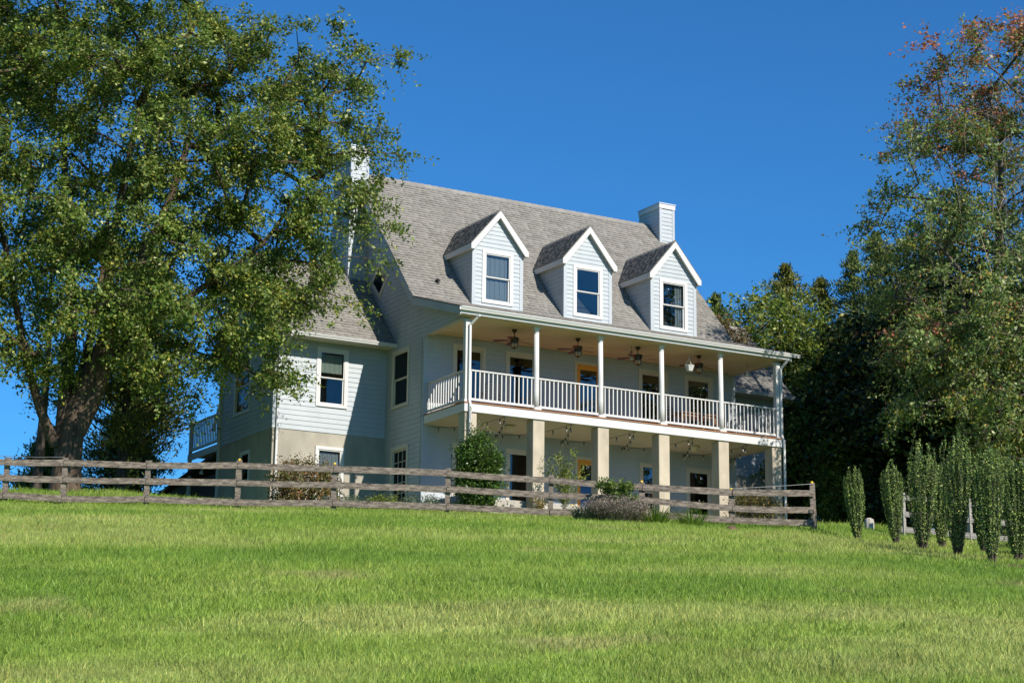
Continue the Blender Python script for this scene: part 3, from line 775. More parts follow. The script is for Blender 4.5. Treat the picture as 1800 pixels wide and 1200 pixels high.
# --- wings
def wing(x0, x1, side):
    """side -1: left wing, its end wall on x0 ; +1: right wing, its end wall on x1"""
    fr = MB()
    hol = [(-2.50 + .03, -1.40 - .03, .52, 2.38)] if side < 0 else []
    hlo = [(-2.46 + .03, -1.46 - .03, -2.62, -.82)] if side < 0 else [(13.0, 13.6, -1.5, -.85)]
    wall_core(fnY(YW), x0 + .01, x1 - .01, -.30, 2.62, hol, mb=fr)
    wl_ = fr.build('wing_wall', WALLCORE, house)
    st = wall_core(fnY(YW - .002), x0, x1, -3.7, -.345, hlo, t=.2)
    end = x0 if side < 0 else x1
    fe = fnX(x0) if side < 0 else fnXp(x1)
    he = [(4.61, 5.95, .50, 2.35)] if side < 0 else []
    hel = [(4.44, 5.21, -1.8, -.83)] if side < 0 else []
    wall_core(lambda u, z, n: fe(u, z, n + .002), YW + .2, YWB, -3.7, -.345, hel, mb=st, t=.2)
    st.box(x0, x1, YWB, YWB + .15, -3.7, -.345)
    st.build('foundation', FOUNDATION, house)
    e = wall_core(fe, YW, YWB, -.30, 2.75, he)
    e.prism([(YW, 2.75), (YWB, 2.75), (WRY, WRZ - .2)], fe, -.14, 0)
    ew = e.build('wing_wall', WALLCORE, house)
    clapboards(wl_, fnY(YW), lambda z: (x0 + (.11 if side < 0 else .0), x1 - (.11 if side > 0 else 0)), -.335, 2.62, hol)
    def es(z):
        if z < 2.6: return (YW + .1, YWB - .02)
        h = (WRY - YW) * (WRZ - .2 - z) / (WRZ - .2 - 2.6); return (WRY - h, WRY + h) if h > .05 else None
    clapboards(ew, fe, es, -.335, 5.5 if side < 0 else 2.6, he, rank=.7 if side < 0 else .01)
    cbd = MB(); s = -1 if side < 0 else 1
    cbd.box(min(end + s * .032, end - s * .11), max(end + s * .032, end - s * .11), YW - .032, YW + .1, -.345, 2.6); cbd.box(min(end + s * .03, end), max(end + s * .03, end), YWB - .1, YWB + .02, -.345, 2.6)
    cbd.build_each('corner_board', SIDING, wl_)
    MB().box(x0 + .05, x1 - .05, YWB - .1, YWB - .001, -.3, 2.7).build('wing_wall', WALLCORE, house)
    f2 = MB(); f2.box(x0 + .15, x1 - .15, YW + .15, YWB - .11, -.28, -.1); f2.box(x0 + .15, x1 - .15, YW + .15, YWB - .11, 2.5, 2.6); f2.box(x0 + .21, x1 - .15, 4.6, 4.68, -3.2, 2.45); f2.build_each('interior_floor', INTERIOR, house)
    ra, rb_ = (x0 - .25, x1 + .0) if side < 0 else (x0, x1 + .25)
    r = MB(); fR = lambda u, z, n: (n, u, z)
    r.prism([(WEY, WEZ), (WRY, WRZ), (WRY, WRZ - .13), (WEY, WEZ - .13)], fR, ra + .02, rb_ - .02)
    r.prism([(WRY, WRZ), (2 * WRY - WEY, WEZ), (2 * WRY - WEY, WEZ - .13), (WRY, WRZ - .13)], fR, ra + .02, rb_ - .02)
    ro = r.build('wing_roof', ROOFBASE, house)
    L = math.hypot(WRY - WEY, WRZ - WEZ)
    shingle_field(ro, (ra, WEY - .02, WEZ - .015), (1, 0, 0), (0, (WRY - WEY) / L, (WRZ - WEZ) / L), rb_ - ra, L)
    k = MB()
    for i in range(14):
        a = ra + (rb_ - ra) * i / 14; b = a + (rb_ - ra) / 14 + .04
        for sg in (-1, 1):
            k.hexa([(a, WRY, WRZ + .015), (b, WRY, WRZ + .022), (b, WRY + sg * .14, WRZ + .022 - .14 * WSL), (a, WRY + sg * .14, WRZ + .015 - .14 * WSL), (a, WRY, WRZ + .03), (b, WRY, WRZ + .04), (b, WRY + sg * .14, WRZ + .04 - .14 * WSL), (a, WRY + sg * .14, WRZ + .03 - .14 * WSL)])
    k.build('ridge_cap', SHINGLE, ro, kind='stuff')
    rk = MB(); xe = ra if side < 0 else rb_ - .025
    rk.prism([(WEY, WEZ - .02), (WRY, WRZ - .02), (WRY, WRZ - .26), (WEY, WEZ - .22)], fR, xe, xe + .025); rk.prism([(WRY, WRZ - .02), (2 * WRY - WEY, WEZ - .02), (2 * WRY - WEY, WEZ - .22), (WRY, WRZ - .26)], fR, xe, xe + .025)
    rk.build_each('rake_board', TRIM, ro)
    xs_ = (ra + .026, -.0 + x0 - .03) if side < 0 else (x1 + .03, rb_ - .026)
    MB().prism([(WEY + .05, WEZ - .17), (WRY, WRZ - .20), (WRY, WRZ - .18), (WEY + .05, WEZ - .15)], fR, *xs_).build('soffit', CREAM, ro)
    MB().prism([(WRY, WRZ - .20), (2 * WRY - WEY - .05, WEZ - .17), (2 * WRY - WEY - .05, WEZ - .15), (WRY, WRZ - .18)], fR, *xs_).build('soffit', CREAM, ro)
    so = MB(); so.box(ra + .03, rb_ - .03, WEY + .02, YW - .03, 2.575, 2.59); so.box(ra, rb_, WEY - .005, WEY + .015, 2.575, 2.70); so.build_each('soffit', CREAM, ro)
    gutter(ra - .01 if side < 0 else ra + .02, rb_ - .01 if side < 0 else rb_ + .04, WEY - .115, WEZ - .035, ro)
wing(XWL, 0.0, -1)
wing(W, XWR, 1)
window(fnY(YW), -2.51, -1.40, .49, 2.42, trim=.125, blind=(BLIND, 1.62, 2.22))
window(fnY(YW), -2.46, -1.46, -2.62, -.79, trim=.10, style='hung', blind=(CURTAIN, -2.5, -.95))
window(fnX(XWL), 4.57, 5.98, .47, 2.38, trim=.11)
window(fnX(XWL), 4.41, 5.24, -1.85, -.80, trim=.085)
window(fnY(YW), 14.1, 14.75, -1.6, -.78, trim=.085)

# --- chimneys, boxed in clapboard
def chimney(xa, xb, z0):
    ya, yb = 4.43, 5.82; zt = 10.08
    c = MB().box(xa + .03, xb - .0 if xa < 0 else xb - .03, ya + .03, yb - .03, z0, zt - .1).build('chimney', WALLCORE, house)
    clapboards(c, fnY(ya + .03), lambda z: (xa + .09, xb - .09), z0, zt - .22, (), rank=1.5, exp=.155)
    clapboards(c, fnX(xa + .03), lambda z: (ya + .09, yb - .09), z0, zt - .22, (), rank=.6, exp=.155)
    clapboards(c, fnXp(xb - .03), lambda z: (ya + .09, yb - .09), z0 if xa > 0 else 8.6, zt - .22, (), rank=.05, exp=.155)
    k = MB()
    for x in (xa, xb - .11):
        for y in (ya, yb - .11): k.box(x, x + .11, y, y + .11, z0, zt - .2)
    k.build_each('corner_board', SIDING, c, bevel=.004)
    t = MB(); t.box(xa - .02, xb + .02, ya - .02, yb + .02, zt - .22, zt - .04); t.build('cap_band', TRIM, c, bevel=.005)
    t = MB(); t.box(xa - .04, xb + .04, ya - .04, yb + .04, zt - .039, zt); t.box(xa + .1, xb - .1, ya + .35, yb - .35, zt, zt + .05); t.build('flashing_cap', mat('cap_metal', (.42, .47, .55), rough=.4, metallic=.3), c)
chimney(-.69, 0.0, WRZ - .6)
chimney(W, W + .69, WRZ - .6)

# --- side deck behind the left wing
sd = MB(); sd.box(-3.98, -.2, 7.3, 10.0, -.32, -.28); side = sd.build('side_deck', CEDAR, house)
p = MB(); p.box(-4.02, -3.98, 7.22, 10.0, -.47, -.24); p.build('fascia_board', TRIM, side)
def side_rail():
    mb = MB(); mb.bar((-3.98, 7.3, .80), (-3.98, 9.85, .80), .08, .05); mb.bar((-3.98, 7.3, -.12), (-3.98, 9.85, -.12), .05, .08)
    r = mb.build('railing', TRIM, house)
    for i in range(17):
        b = bpy.data.objects.new('baluster', bal); COL.objects.link(b); b.parent = r; b.location = Vector((-3.98, 7.37 + i * .15, -.25)) - ORIGIN[r.name]
    pp = MB(); pp.box(-4.03, -3.93, 9.8, 9.9, -2.9, .92); pp.build('railing_post', TRIM, r)
    st = MB(); st.bar((-3.9, 7.25, 1.35), (-3.9, 7.95, .35), .05, .16); st.build('stair_rail', TRIM, r)
side_rail()
und = MB(); und.box(-3.9, -.3, 7.35, 7.5, -3.2, -.5); und.box(-3.9, -3.75, 7.5, 12.8, -3.2, -1.2); und.build('lattice_skirt', DARKWOOD, house)
lean = MB(); lean.prism([(7.35, -.55), (13.4, -1.35), (13.4, -1.45), (7.35, -.66)], lambda u, z, n: (n, u, z), -4.1, -.3); lean.build('lean_to_roof', DARKWOOD, house)
fl_ = MB(); fl_.lathe([(.02, 0), (.05, -.02), (.075, -.12), (.06, -.14)], 10, (-4.0, 8.6, -.95)); fl_.tube([(-3.9, 8.6, -.85), (-4.0, 8.6, -.93)], .02, 6); fl_.build('flood_lamp', PLASTICWHITE, house)

lay_boards()

# ================================================================== FENCES
def board_mesh(L, h, t, seed, n=7):
    """weathered board along +x, slightly warped, worn ends"""
    r = random.Random(seed); mb = MB(); ring = []
    sag = r.uniform(-.018, .008); tw = r.uniform(-.02, .02)
    for i in range(n + 1):
        u = i / n; x = u * L; dz = sag * 4 * u * (1 - u) + r.uniform(-.004, .004); hh = h / 2 * (1 + r.uniform(-.04, .03)); dy = tw * (u - .5) + r.uniform(-.003, .003)
        k = len(mb.v); mb.v += [(x, dy - t / 2, dz - hh), (x, dy + t / 2, dz - hh), (x, dy + t / 2, dz + hh), (x, dy - t / 2, dz + hh)]; ring.append(k)
    for a, b in zip(ring[:-1], ring[1:]):
        for j in range(4): mb.f.append((a + j, b + j, b + (j + 1) % 4, a + (j + 1) % 4))
    mb.f.append((ring[0], ring[0] + 3, ring[0] + 2, ring[0] + 1)); e = ring[-1]; mb.f.append((e, e + 1, e + 2, e + 3))
    return mb
POSTS = [(-15.2, -1.25, -4.0, -2.78), (-13.49, -2.18, -4.00, -2.80), (-12.14, -2.93, -4.07, -2.80), (-10.24, -4.03, -4.06, -2.85), (-8.15, -5.22, -4.12, -2.82), (-5.95, -6.49, -4.11, -2.89),
         (-3.34, -7.97, -4.18, -2.97), (-0.97, -9.31, -4.29, -3.12), (1.15, -10.53, -4.31, -3.28), (3.22, -11.70, -4.39, -3.45), (5.10, -12.76, -4.48, -3.25)]
fence = thing('paddock_fence', 'long weathered grey three-board fence crossing in front of the house', 'fence', (-4, -7.6, -4.2))
FO = Vector(fence.location)
tops = []
for i, (x, y, zb, zt) in enumerate(POSTS):
    nxt = POSTS[min(i + 1, len(POSTS) - 1)]; prv = POSTS[max(i - 1, 0)]
    ang = math.atan2(nxt[1] - prv[1], nxt[0] - prv[0])
    h = zt - zb + .35; r = random.Random(i)
    mb = MB(); w_ = .07; k0 = None; rings = []
    for j in range(6):
        u = j / 5; k = len(mb.v); ww = w_ * (1 + r.uniform(-.1, .08)); dx = r.uniform(-.006, .006)
        mb.v += [(dx - ww, -ww * .8, u * h), (dx + ww, -ww * .8, u * h), (dx + ww, ww * .8, u * h + (.03 if j == 5 else 0)), (dx - ww, ww * .8, u * h + (.02 if j == 5 else 0))]; rings.append(k)
    for a, b in zip(rings[:-1], rings[1:]):
        for j in range(4): mb.f.append((a + j, a + (j + 1) % 4, b + (j + 1) % 4, b + j))
    mb.f.append((rings[-1], rings[-1] + 1, rings[-1] + 2, rings[-1] + 3))
    p = link('post', mb.mesh('post', FENCE), fence, loc=Vector((x, y, zb - .35)) + Vector((math.sin(ang), -math.cos(ang), 0)) * -.085 - FO, rot=(random.uniform(-.03, .03), random.uniform(-.03, .03), ang))
    if i in (4, 5, 8, 9, 10):
        c = MB().box(-.03, .03, -.05, .02, h + .0, h + .03).box(-.015, .015, -.075, -.03, h - .03, h + .02)
        link('insulator', c.mesh('insulator', YELLOW), p, loc=(0, 0, .02))
    g = tz(x, y); tops.append((zb, zt))
RAILZ = [lambda zb, zt: zt - .135, lambda zb, zt: zt - .135 - (zt - zb - .30) * .46, lambda zb, zt: zb + .185]
for i in range(len(POSTS) - 1):
    a, b = POSTS[i], POSTS[i + 1]
    for k in range(3):
        za = RAILZ[k](a[2], a[3]); zb = RAILZ[k](b[2], b[3])
        # tall end post: its boards keep the height of their neighbours
        if i == len(POSTS) - 2: zb = (-3.53, -3.97, -4.32)[k]
        if i == len(POSTS) - 3 : zb = (-3.53, -3.95, -4.26)[k]
        if i == len(POSTS) - 2: za = (-3.53, -3.95, -4.26)[k]
        A = Vector((a[0], a[1], za)); B = Vector((b[0], b[1], zb)); d = B - A; L = d.length
        rot = Vector((1, 0, 0)).rotation_difference(d).to_euler()
        rot = (random.uniform(-.03, .03), -math.asin(d.z / L), math.atan2(d.y, d.x))
        off = Vector((math.sin(rot[2]), -math.cos(rot[2]), 0)) * (.022 if (i + k) % 2 else .0)
        link('rail', board_mesh(L - .012, .165 + random.uniform(-.012, .01), .034, i * 3 + k).mesh('rail', FENCE), fence, loc=A - FO + off * .5, rot=rot)
wm = MB(); wm.tube([(3.22, -11.7, -3.42), (4.1, -12.2, -3.36), (5.10, -12.76, -3.27)], .006, 4); wm.build('wire', WIREM, fence)
wm = MB(); wm.tube([(-15.2, -1.3, -2.76), (-14.3, -1.8, -2.79), (-13.49, -2.2, -2.77), (-12.8, -2.6, -2.80), (-12.14, -2.95, -2.78)], .006, 4); wm.build('wire', WIREM, fence)

P2 = [(10.45, -10.12), (11.2, -10.55), (12.1, -11.1), (13.1, -11.65), (14.1, -12.2), (15.1, -12.8)]
fence2 = thing('paddock_fence', 'pale three-board fence glimpsed between the narrow evergreens at the right', 'fence', (12, -11, tz(12, -11)))
F2 = Vector(fence2.location)
for i, (x, y) in enumerate(P2):
    z = tz(x, y)
    if i % 2 == 0: link('post', MB().box(-.06, .06, -.06, .06, -.3, 1.28).mesh('post', FENCE2), fence2, loc=Vector((x + .08, y, z)) - F2, rot=(0, 0, .2))
    if i == len(P2) - 1: break
    for k, h in enumerate((1.14, .66, .20)):
        A = Vector((x, y, z + h)); B = Vector((*P2[i + 1], tz(*P2[i + 1]) + h)); d = B - A
        link('rail', board_mesh(d.length, .16, .034, 90 + i * 3 + k).mesh('rail', FENCE2), fence2, loc=A - F2, rot=(0, -math.asin(d.z / d.length), math.atan2(d.y, d.x)))

# ================================================================== PORCH THINGS
def fan():
    t = thing('ceiling_fan', 'x', 'ceiling fan', (0, 0, 0), 'ceiling fans along the upper porch')
    lo = dict(loc=(0, 0, 0))
    m = MB().lathe([(.04, 0), (.085, 0), (.075, -.05), (.03, -.10)], 14); link('canopy', m.mesh('canopy', BRONZE), t, smooth=True, **lo)
    m = MB().lathe([(.015, -.09), (.015, -.24)], 8); link('down_rod', m.mesh('down_rod', BRONZE), t, **lo)
    m = MB().lathe([(.03, -.23), (.10, -.245), (.15, -.27), (.15, -.30), (.13, -.32), (.13, -.38), (.10, -.41), (.12, -.43), (.05, -.44)], 18); link('motor', m.mesh('motor', BRONZE), t, smooth=True, **lo)
    m = MB().lathe([(.10, -.435), (.125, -.46), (.115, -.53), (.07, -.57)], 14); link('lamp_shade', m.mesh('lamp_shade', AMBER), t, smooth=True, **lo)
    m = MB()
    for k in range(6):
        a = k * math.pi / 3; c, s_ = math.cos(a), math.sin(a)
        m.tube([(.11 * c, .11 * s_, -.43), (.14 * c, .14 * s_, -.48), (.10 * c, .10 * s_, -.57), (.02 * c, .02 * s_, -.60)], .007, 5)
    m.lathe([(.01, -.575), (.06, -.58), (.06, -.59), (.015, -.62), (.005, -.64)], 10); link('lamp_cage', m.mesh('lamp_cage', BRONZE), t, kind='stuff', **lo)
    bm = MB()
    p = [(.14, -.035), (.26, -.055), (.50, -.075), (.64, -.068), (.67, -.03), (.67, .03), (.64, .068), (.50, .075), (.26, .055), (.14, .035)]
    bm.prism(p, lambda u, v, n: (u, v, n - .345 + v * .22 - u * .03), 0, .008)
    me = bm.mesh('blade', BLADE)
    for k in range(5):
        o = link('blade', me, t, loc=(0, 0, 0), rot=(0, 0, math.radians(8 + 72 * k)))
    return t
FX = [(2.17, 'bronze ceiling fan nearest the corner post of the porch'), (4.51, 'bronze ceiling fan hanging just left of the orange upper door'), (6.81, 'bronze ceiling fan hanging beside the glass wind chime'), (9.24, 'bronze ceiling fan half hidden behind the white hanging basket')]
f0 = fan()
for i, (x, lab) in enumerate(FX):
    o = f0 if i == 0 else copy_tree(f0)
    o.location = (x, -1.92, 2.668); o['label'] = lab; o.rotation_euler = (0, 0, (.0, .05, -.25, .1)[i])

b = thing('hanging_basket', 'white hanging plant basket on a wire near the last fan', 'hanging basket', (8.58, -2.3, 2.0))
link('pot', MB().lathe([(.09, 0), (.10, .01), (.155, .17), (.165, .175), (.165, .195), (.14, .195), (.13, .16)], 8).mesh('pot', PLASTICWHITE), b, loc=(0, 0, .0))
m = MB()
for k in range(3):
    a = k * 2.1 + .3; m.tube([(.155 * math.cos(a), .155 * math.sin(a), .18), (0, 0, .42)], .008, 5)
m.tube([(0, 0, .41), (0, 0, .672)], .006, 5); link('hanger', m.mesh('hanger', PLASTICWHITE), b, loc=(0, 0, 0))
c = thing('wind_chime', 'small glass wind chime hanging by the third fan', 'wind chime', (6.5, -2.0, 2.2))
m = MB().tube([(0, 0, .10), (0, 0, .472)], .005, 4); link('cord', m.mesh('cord', BLACK), c, loc=(0, 0, 0))
link('top_disc', MB().lathe([(.01, .28), (.05, .25), (.045, .235), (.01, .225)], 8).mesh('top_disc', BRONZE), c, loc=(0, 0, 0))
link('globe', MB().lathe([(.005, -.01), (.04, .01), (.055, .05), (.04, .09), (.01, .11)], 10).mesh('globe', BULB), c, loc=(0, 0, 0), smooth=True)
d = thing('bird_feeder', 'white bell-shaped feeder hanging at the right end of the porch', 'bird feeder', (11.25, -1.9, 2.22))
link('bell', MB().lathe([(.085, 0), (.09, .012), (.05, .06), (.035, .15), (.01, .17)], 12).mesh('bell', PLASTICWHITE), d, loc=(0, 0, 0), smooth=True)
link('cord', MB().tube([(0, 0, .165), (0, 0, .452)], .005, 4).mesh('cord', BLACK), d, loc=(0, 0, 0))

# flush lamps on the lower ceiling
l0 = thing('flush_lamp', 'cream flush ceiling lamp in the second bay of the lower porch', 'lamp', (2.35, -1.35, -.262), 'flush lamps under the deck')
link('lamp_base', MB().lathe([(.16, 0), (.16, -.03), (.14, -.035)], 14).mesh('lamp_base', CREAM), l0, loc=(0, 0, 0))
link('lamp_shade', MB().lathe([(.20, -.035), (.205, -.06), (.13, -.17), (.10, -.185)], 8).mesh('lamp_shade', BEAD), l0, loc=(0, 0, 0))
l1 = copy_tree(l0); l1.location = (9.4, -1.35, -.262); l1['label'] = 'cream flush ceiling lamp above the right-hand glass door'
l2 = copy_tree(l0); l2.location = (6.0, -1.0, -.262); l2['label'] = 'cream flush ceiling lamp mostly hidden behind the third pier'

# string light, zigzag between fascia hooks and the wall
sl_ = thing('string_light', 'string of clear bulbs on black wire zigzagging under the deck', 'string light', (6, -1.3, -.4))
ZP_ = [(0.25, -.1, -.33), (1.46, -2.63, -.275), (2.55, -.09, -.36), (3.85, -2.63, -.275), (5.0, -.09, -.34), (6.2, -2.63, -.275), (7.35, -.09, -.34), (8.47, -2.63, -.275), (9.85, -.09, -.34), (10.64, -2.63, -.29), (11.6, -.09, -.42)]
bmesh_ = MB().lathe([(.004, 0), (.028, -.015), (.036, -.05), (.026, -.085), (.006, -.105)], 8).mesh('bulb', BULB)
cap_ = MB().lathe([(.012, .03), (.022, .025), (.022, -.03), (.02, -.035)], 7).mesh('socket', BLACK)
wire = MB(); bl = []
for a, b_ in zip(ZP_[:-1], ZP_[1:]):
    a = Vector(a); b_ = Vector(b_); pts = []
    for i in range(13):
        u = i / 12; p = a.lerp(b_, u); p.z -= .13 * 4 * u * (1 - u); pts.append(p)
    wire.tube(pts, .0075, 4, cap=False)
    for u in (.1, .32, .54, .76, .93):
        p = a.lerp(b_, u); p.z -= .13 * 4 * u * (1 - u); bl.append(p)
wire.build('wire', BLACK, sl_, kind='stuff')
for p in bl:
    s_ = link('socket', cap_, sl_, loc=p - Vector(sl_.location) + Vector((0, 0, -.05)))
    o = link('bulb', bmesh_, s_, loc=(0, 0, -.03))

# furniture on the upper porch
def chair(curl=False):
    t = thing('patio_chair', 'x', 'chair', (0, 0, 0), 'dark metal chairs on the upper porch')
    k = dict(loc=(0, 0, 0))
    m = MB()
    for i in range(7): m.box(-.23, .23, -.22 + i * .064, -.22 + i * .064 + .045, .42, .44)
    link('seat', m.mesh('seat', BLACK), t, kind='stuff', **k)
    m = MB()
    for i in range(5): m.bar((-.23, .23 + i * .012, .52 + i * .09), (.23, .23 + i * .012, .52 + i * .09), .02, .045)
    m.tube([(-.23, .22, .42), (-.24, .27, .95), (0, .285, 1.0), (.24, .27, .95), (.23, .22, .42)], .016, 6); link('backrest', m.mesh('backrest', BLACK), t, kind='stuff', **k)
    for sx in (-1, 1):
        for sy in (-1, 1): link('leg', MB().tube([(sx * .22, sy * .21, .43), (sx * .25, sy * .25, 0)], .016, 6).mesh('leg', BLACK), t, **k)
        link('armrest', MB().tube([(sx * .25, .26, .66), (sx * .28, 0, .67), (sx * .27, -.24, .63), (sx * .25, -.23, .43)], .016, 6).mesh('armrest', BLACK), t, **k)
    return t
ch = chair()
SPOT = [(1.75, -1.25, 2.8, 'dark metal chair behind the railing of the corner bay'), (8.35, -1.1, -1.2, 'dark metal chair left of the wooden table on the porch'), (10.75, -1.2, 1.4, 'dark metal chair at the right end of the porch'), (3.3, -.9, 3.4, 'dark metal chair before the second glass door upstairs')]
for i, (x, y, a, lab) in enumerate(SPOT):
    o = ch if i == 0 else copy_tree(ch); o.location = (x, y, .036); o.rotation_euler = (0, 0, a); o['label'] = lab
tb = thing('patio_table', 'wooden table behind the railing of the upper porch', 'table', (9.35, -1.35, .036))
for i in range(7): link('slat', MB().box(-.75, .75, -.42 + i * .12, -.42 + i * .12 + .105, .70, .73).mesh('slat', WOODTABLE), tb, loc=(0, 0, 0))
link('apron', MB().box(-.68, .68, -.36, .36, .62, .698).mesh('apron', WOODTABLE), tb, loc=(0, 0, 0))
for sx in (-1, 1):
    for sy in (-1, 1): link('leg', MB().box(sx * .66 - .04, sx * .66 + .04, sy * .34 - .04, sy * .34 + .04, 0, .62).mesh('leg', WOODTABLE), tb, loc=(0, 0, 0))
rb_ = thing('garden_pot', 'small yellow pot at the foot of the lower orange door', 'pot', (5.35, -.25, -2.74))
link('pot_body', MB().lathe([(.07, 0), (.10, .10), (.095, .22), (.06, .30), (.075, .33), (.06, .33)], 12).mesh('pot_body', YELLOW), rb_, loc=(0, 0, 0), smooth=True)
st = thing('stone_marker', 'pale stone marker standing in the grass near the dark trees', 'marker', (10.3, -8.9, tz(10.3, -8.9)))
link('stone', MB().lathe([(.14, -.2), (.15, .2), (.13, .30), (.05, .34)], 9).mesh('stone', STONE), st, loc=(0, 0, 0))

# ================================================================== PLANTS
def unit(v): return v / np.maximum(np.linalg.norm(v, axis=-1, keepdims=True), 1e-9)
def leaf_quads(C, size, rng, up=0.5, out=None, aspect=0.55, axis=None, jag=None):
    """rhombic leaves: C (n,3) centres"""
    n = len(C)
    N = unit(rng.normal(size=(n, 3)) + np.array([0, 0, up * 1.6]) + (0 if out is None else out * .6))
    A = rng.normal(size=(n, 3)) if axis is None else axis + rng.normal(size=(n, 3)) * .35
    A = unit(A - N * (A * N).sum(1, keepdims=True)); B = np.cross(N, A)
    s = size * rng.uniform(.65, 1.3, n)[:, None]
    V = np.stack([C - A * s * .5, C + B * s * aspect * .5 - N * s * .08, C + A * s * .5, C - B * s * aspect * .5 - N * s * .08], 1)
    return V.reshape(-1, 3)

def tube_np(paths, sides=5):
    V, F = [], []; k = 0
    ang = np.arange(sides) * 2 * np.pi / sides
    for P, R in paths:
        P = np.asarray(P, float); R = np.asarray(R, float); m = len(P)
        D = np.gradient(P, axis=0); D = unit(D); ref = np.array([.31, .87, .37])
        A = unit(np.cross(D, ref)); B = np.cross(D, A)
        ring = P[:, None] + (A[:, None] * np.cos(ang)[None, :, None] + B[:, None] * np.sin(ang)[None, :, None]) * R[:, None, None]
        V.append(ring.reshape(-1, 3))
        i = np.arange(m - 1)[:, None] * sides; j = np.arange(sides)[None]; jn = (j + 1) % sides
        F.append((np.stack([i + j, i + jn, i + sides + jn, i + sides + j], -1) + k).reshape(-1, 4)); k += m * sides
    return np.concatenate(V), np.concatenate(F)

def spline(pts, n):
    P = np.asarray(pts, float); m = len(P); t = np.linspace(0, m - 1, n); i = np.clip(t.astype(int), 0, m - 2); u = (t - i)[:, None]
    p0 = P[np.clip(i - 1, 0, m - 1)]; p1 = P[i]; p2 = P[i + 1]; p3 = P[np.clip(i + 2, 0, m - 1)]
    return .5 * ((2 * p1) + (-p0 + p2) * u + (2 * p0 - 5 * p1 + 4 * p2 - p3) * u ** 2 + (-p0 + 3 * p1 - 3 * p2 + p3) * u ** 3)

def sample_lobes(lobes, n, rng, shell=.55, gaps=(), sep=0.0):
    """points in a union of ellipsoids (cx,cy,cz,rx,ry,rz), pushed to the outside, at least sep apart"""
    L = np.array(lobes, float); vol = L[:, 3] * L[:, 4] * L[:, 5]; w = vol ** .6; w /= w.sum()
    out = np.zeros((0, 3)); tries = 0
    while len(out) < n and tries < n * 60:
        tries += 1
        k = rng.choice(len(L), p=w); d = unit(rng.normal(size=3)); r = rng.uniform() ** (1 / 3); r = r * (1 - shell) + shell * (r ** .35)
        p = L[k, :3] + d * r * L[k, 3:]
        if any((((p - np.array(g[:3])) / np.array(g[3:])) ** 2).sum() < 1 for g in gaps): continue
        # drop points deep inside another lobe
        q = (((p - L[:, :3]) / L[:, 3:]) ** 2).sum(1)
        if (np.delete(q, k) < .35).any() and rng.uniform() < .6: continue
        if sep and len(out) and (np.linalg.norm(out - p, axis=1) < sep).any() and tries < n * 30: continue
        out = np.vstack([out, p])
    return out

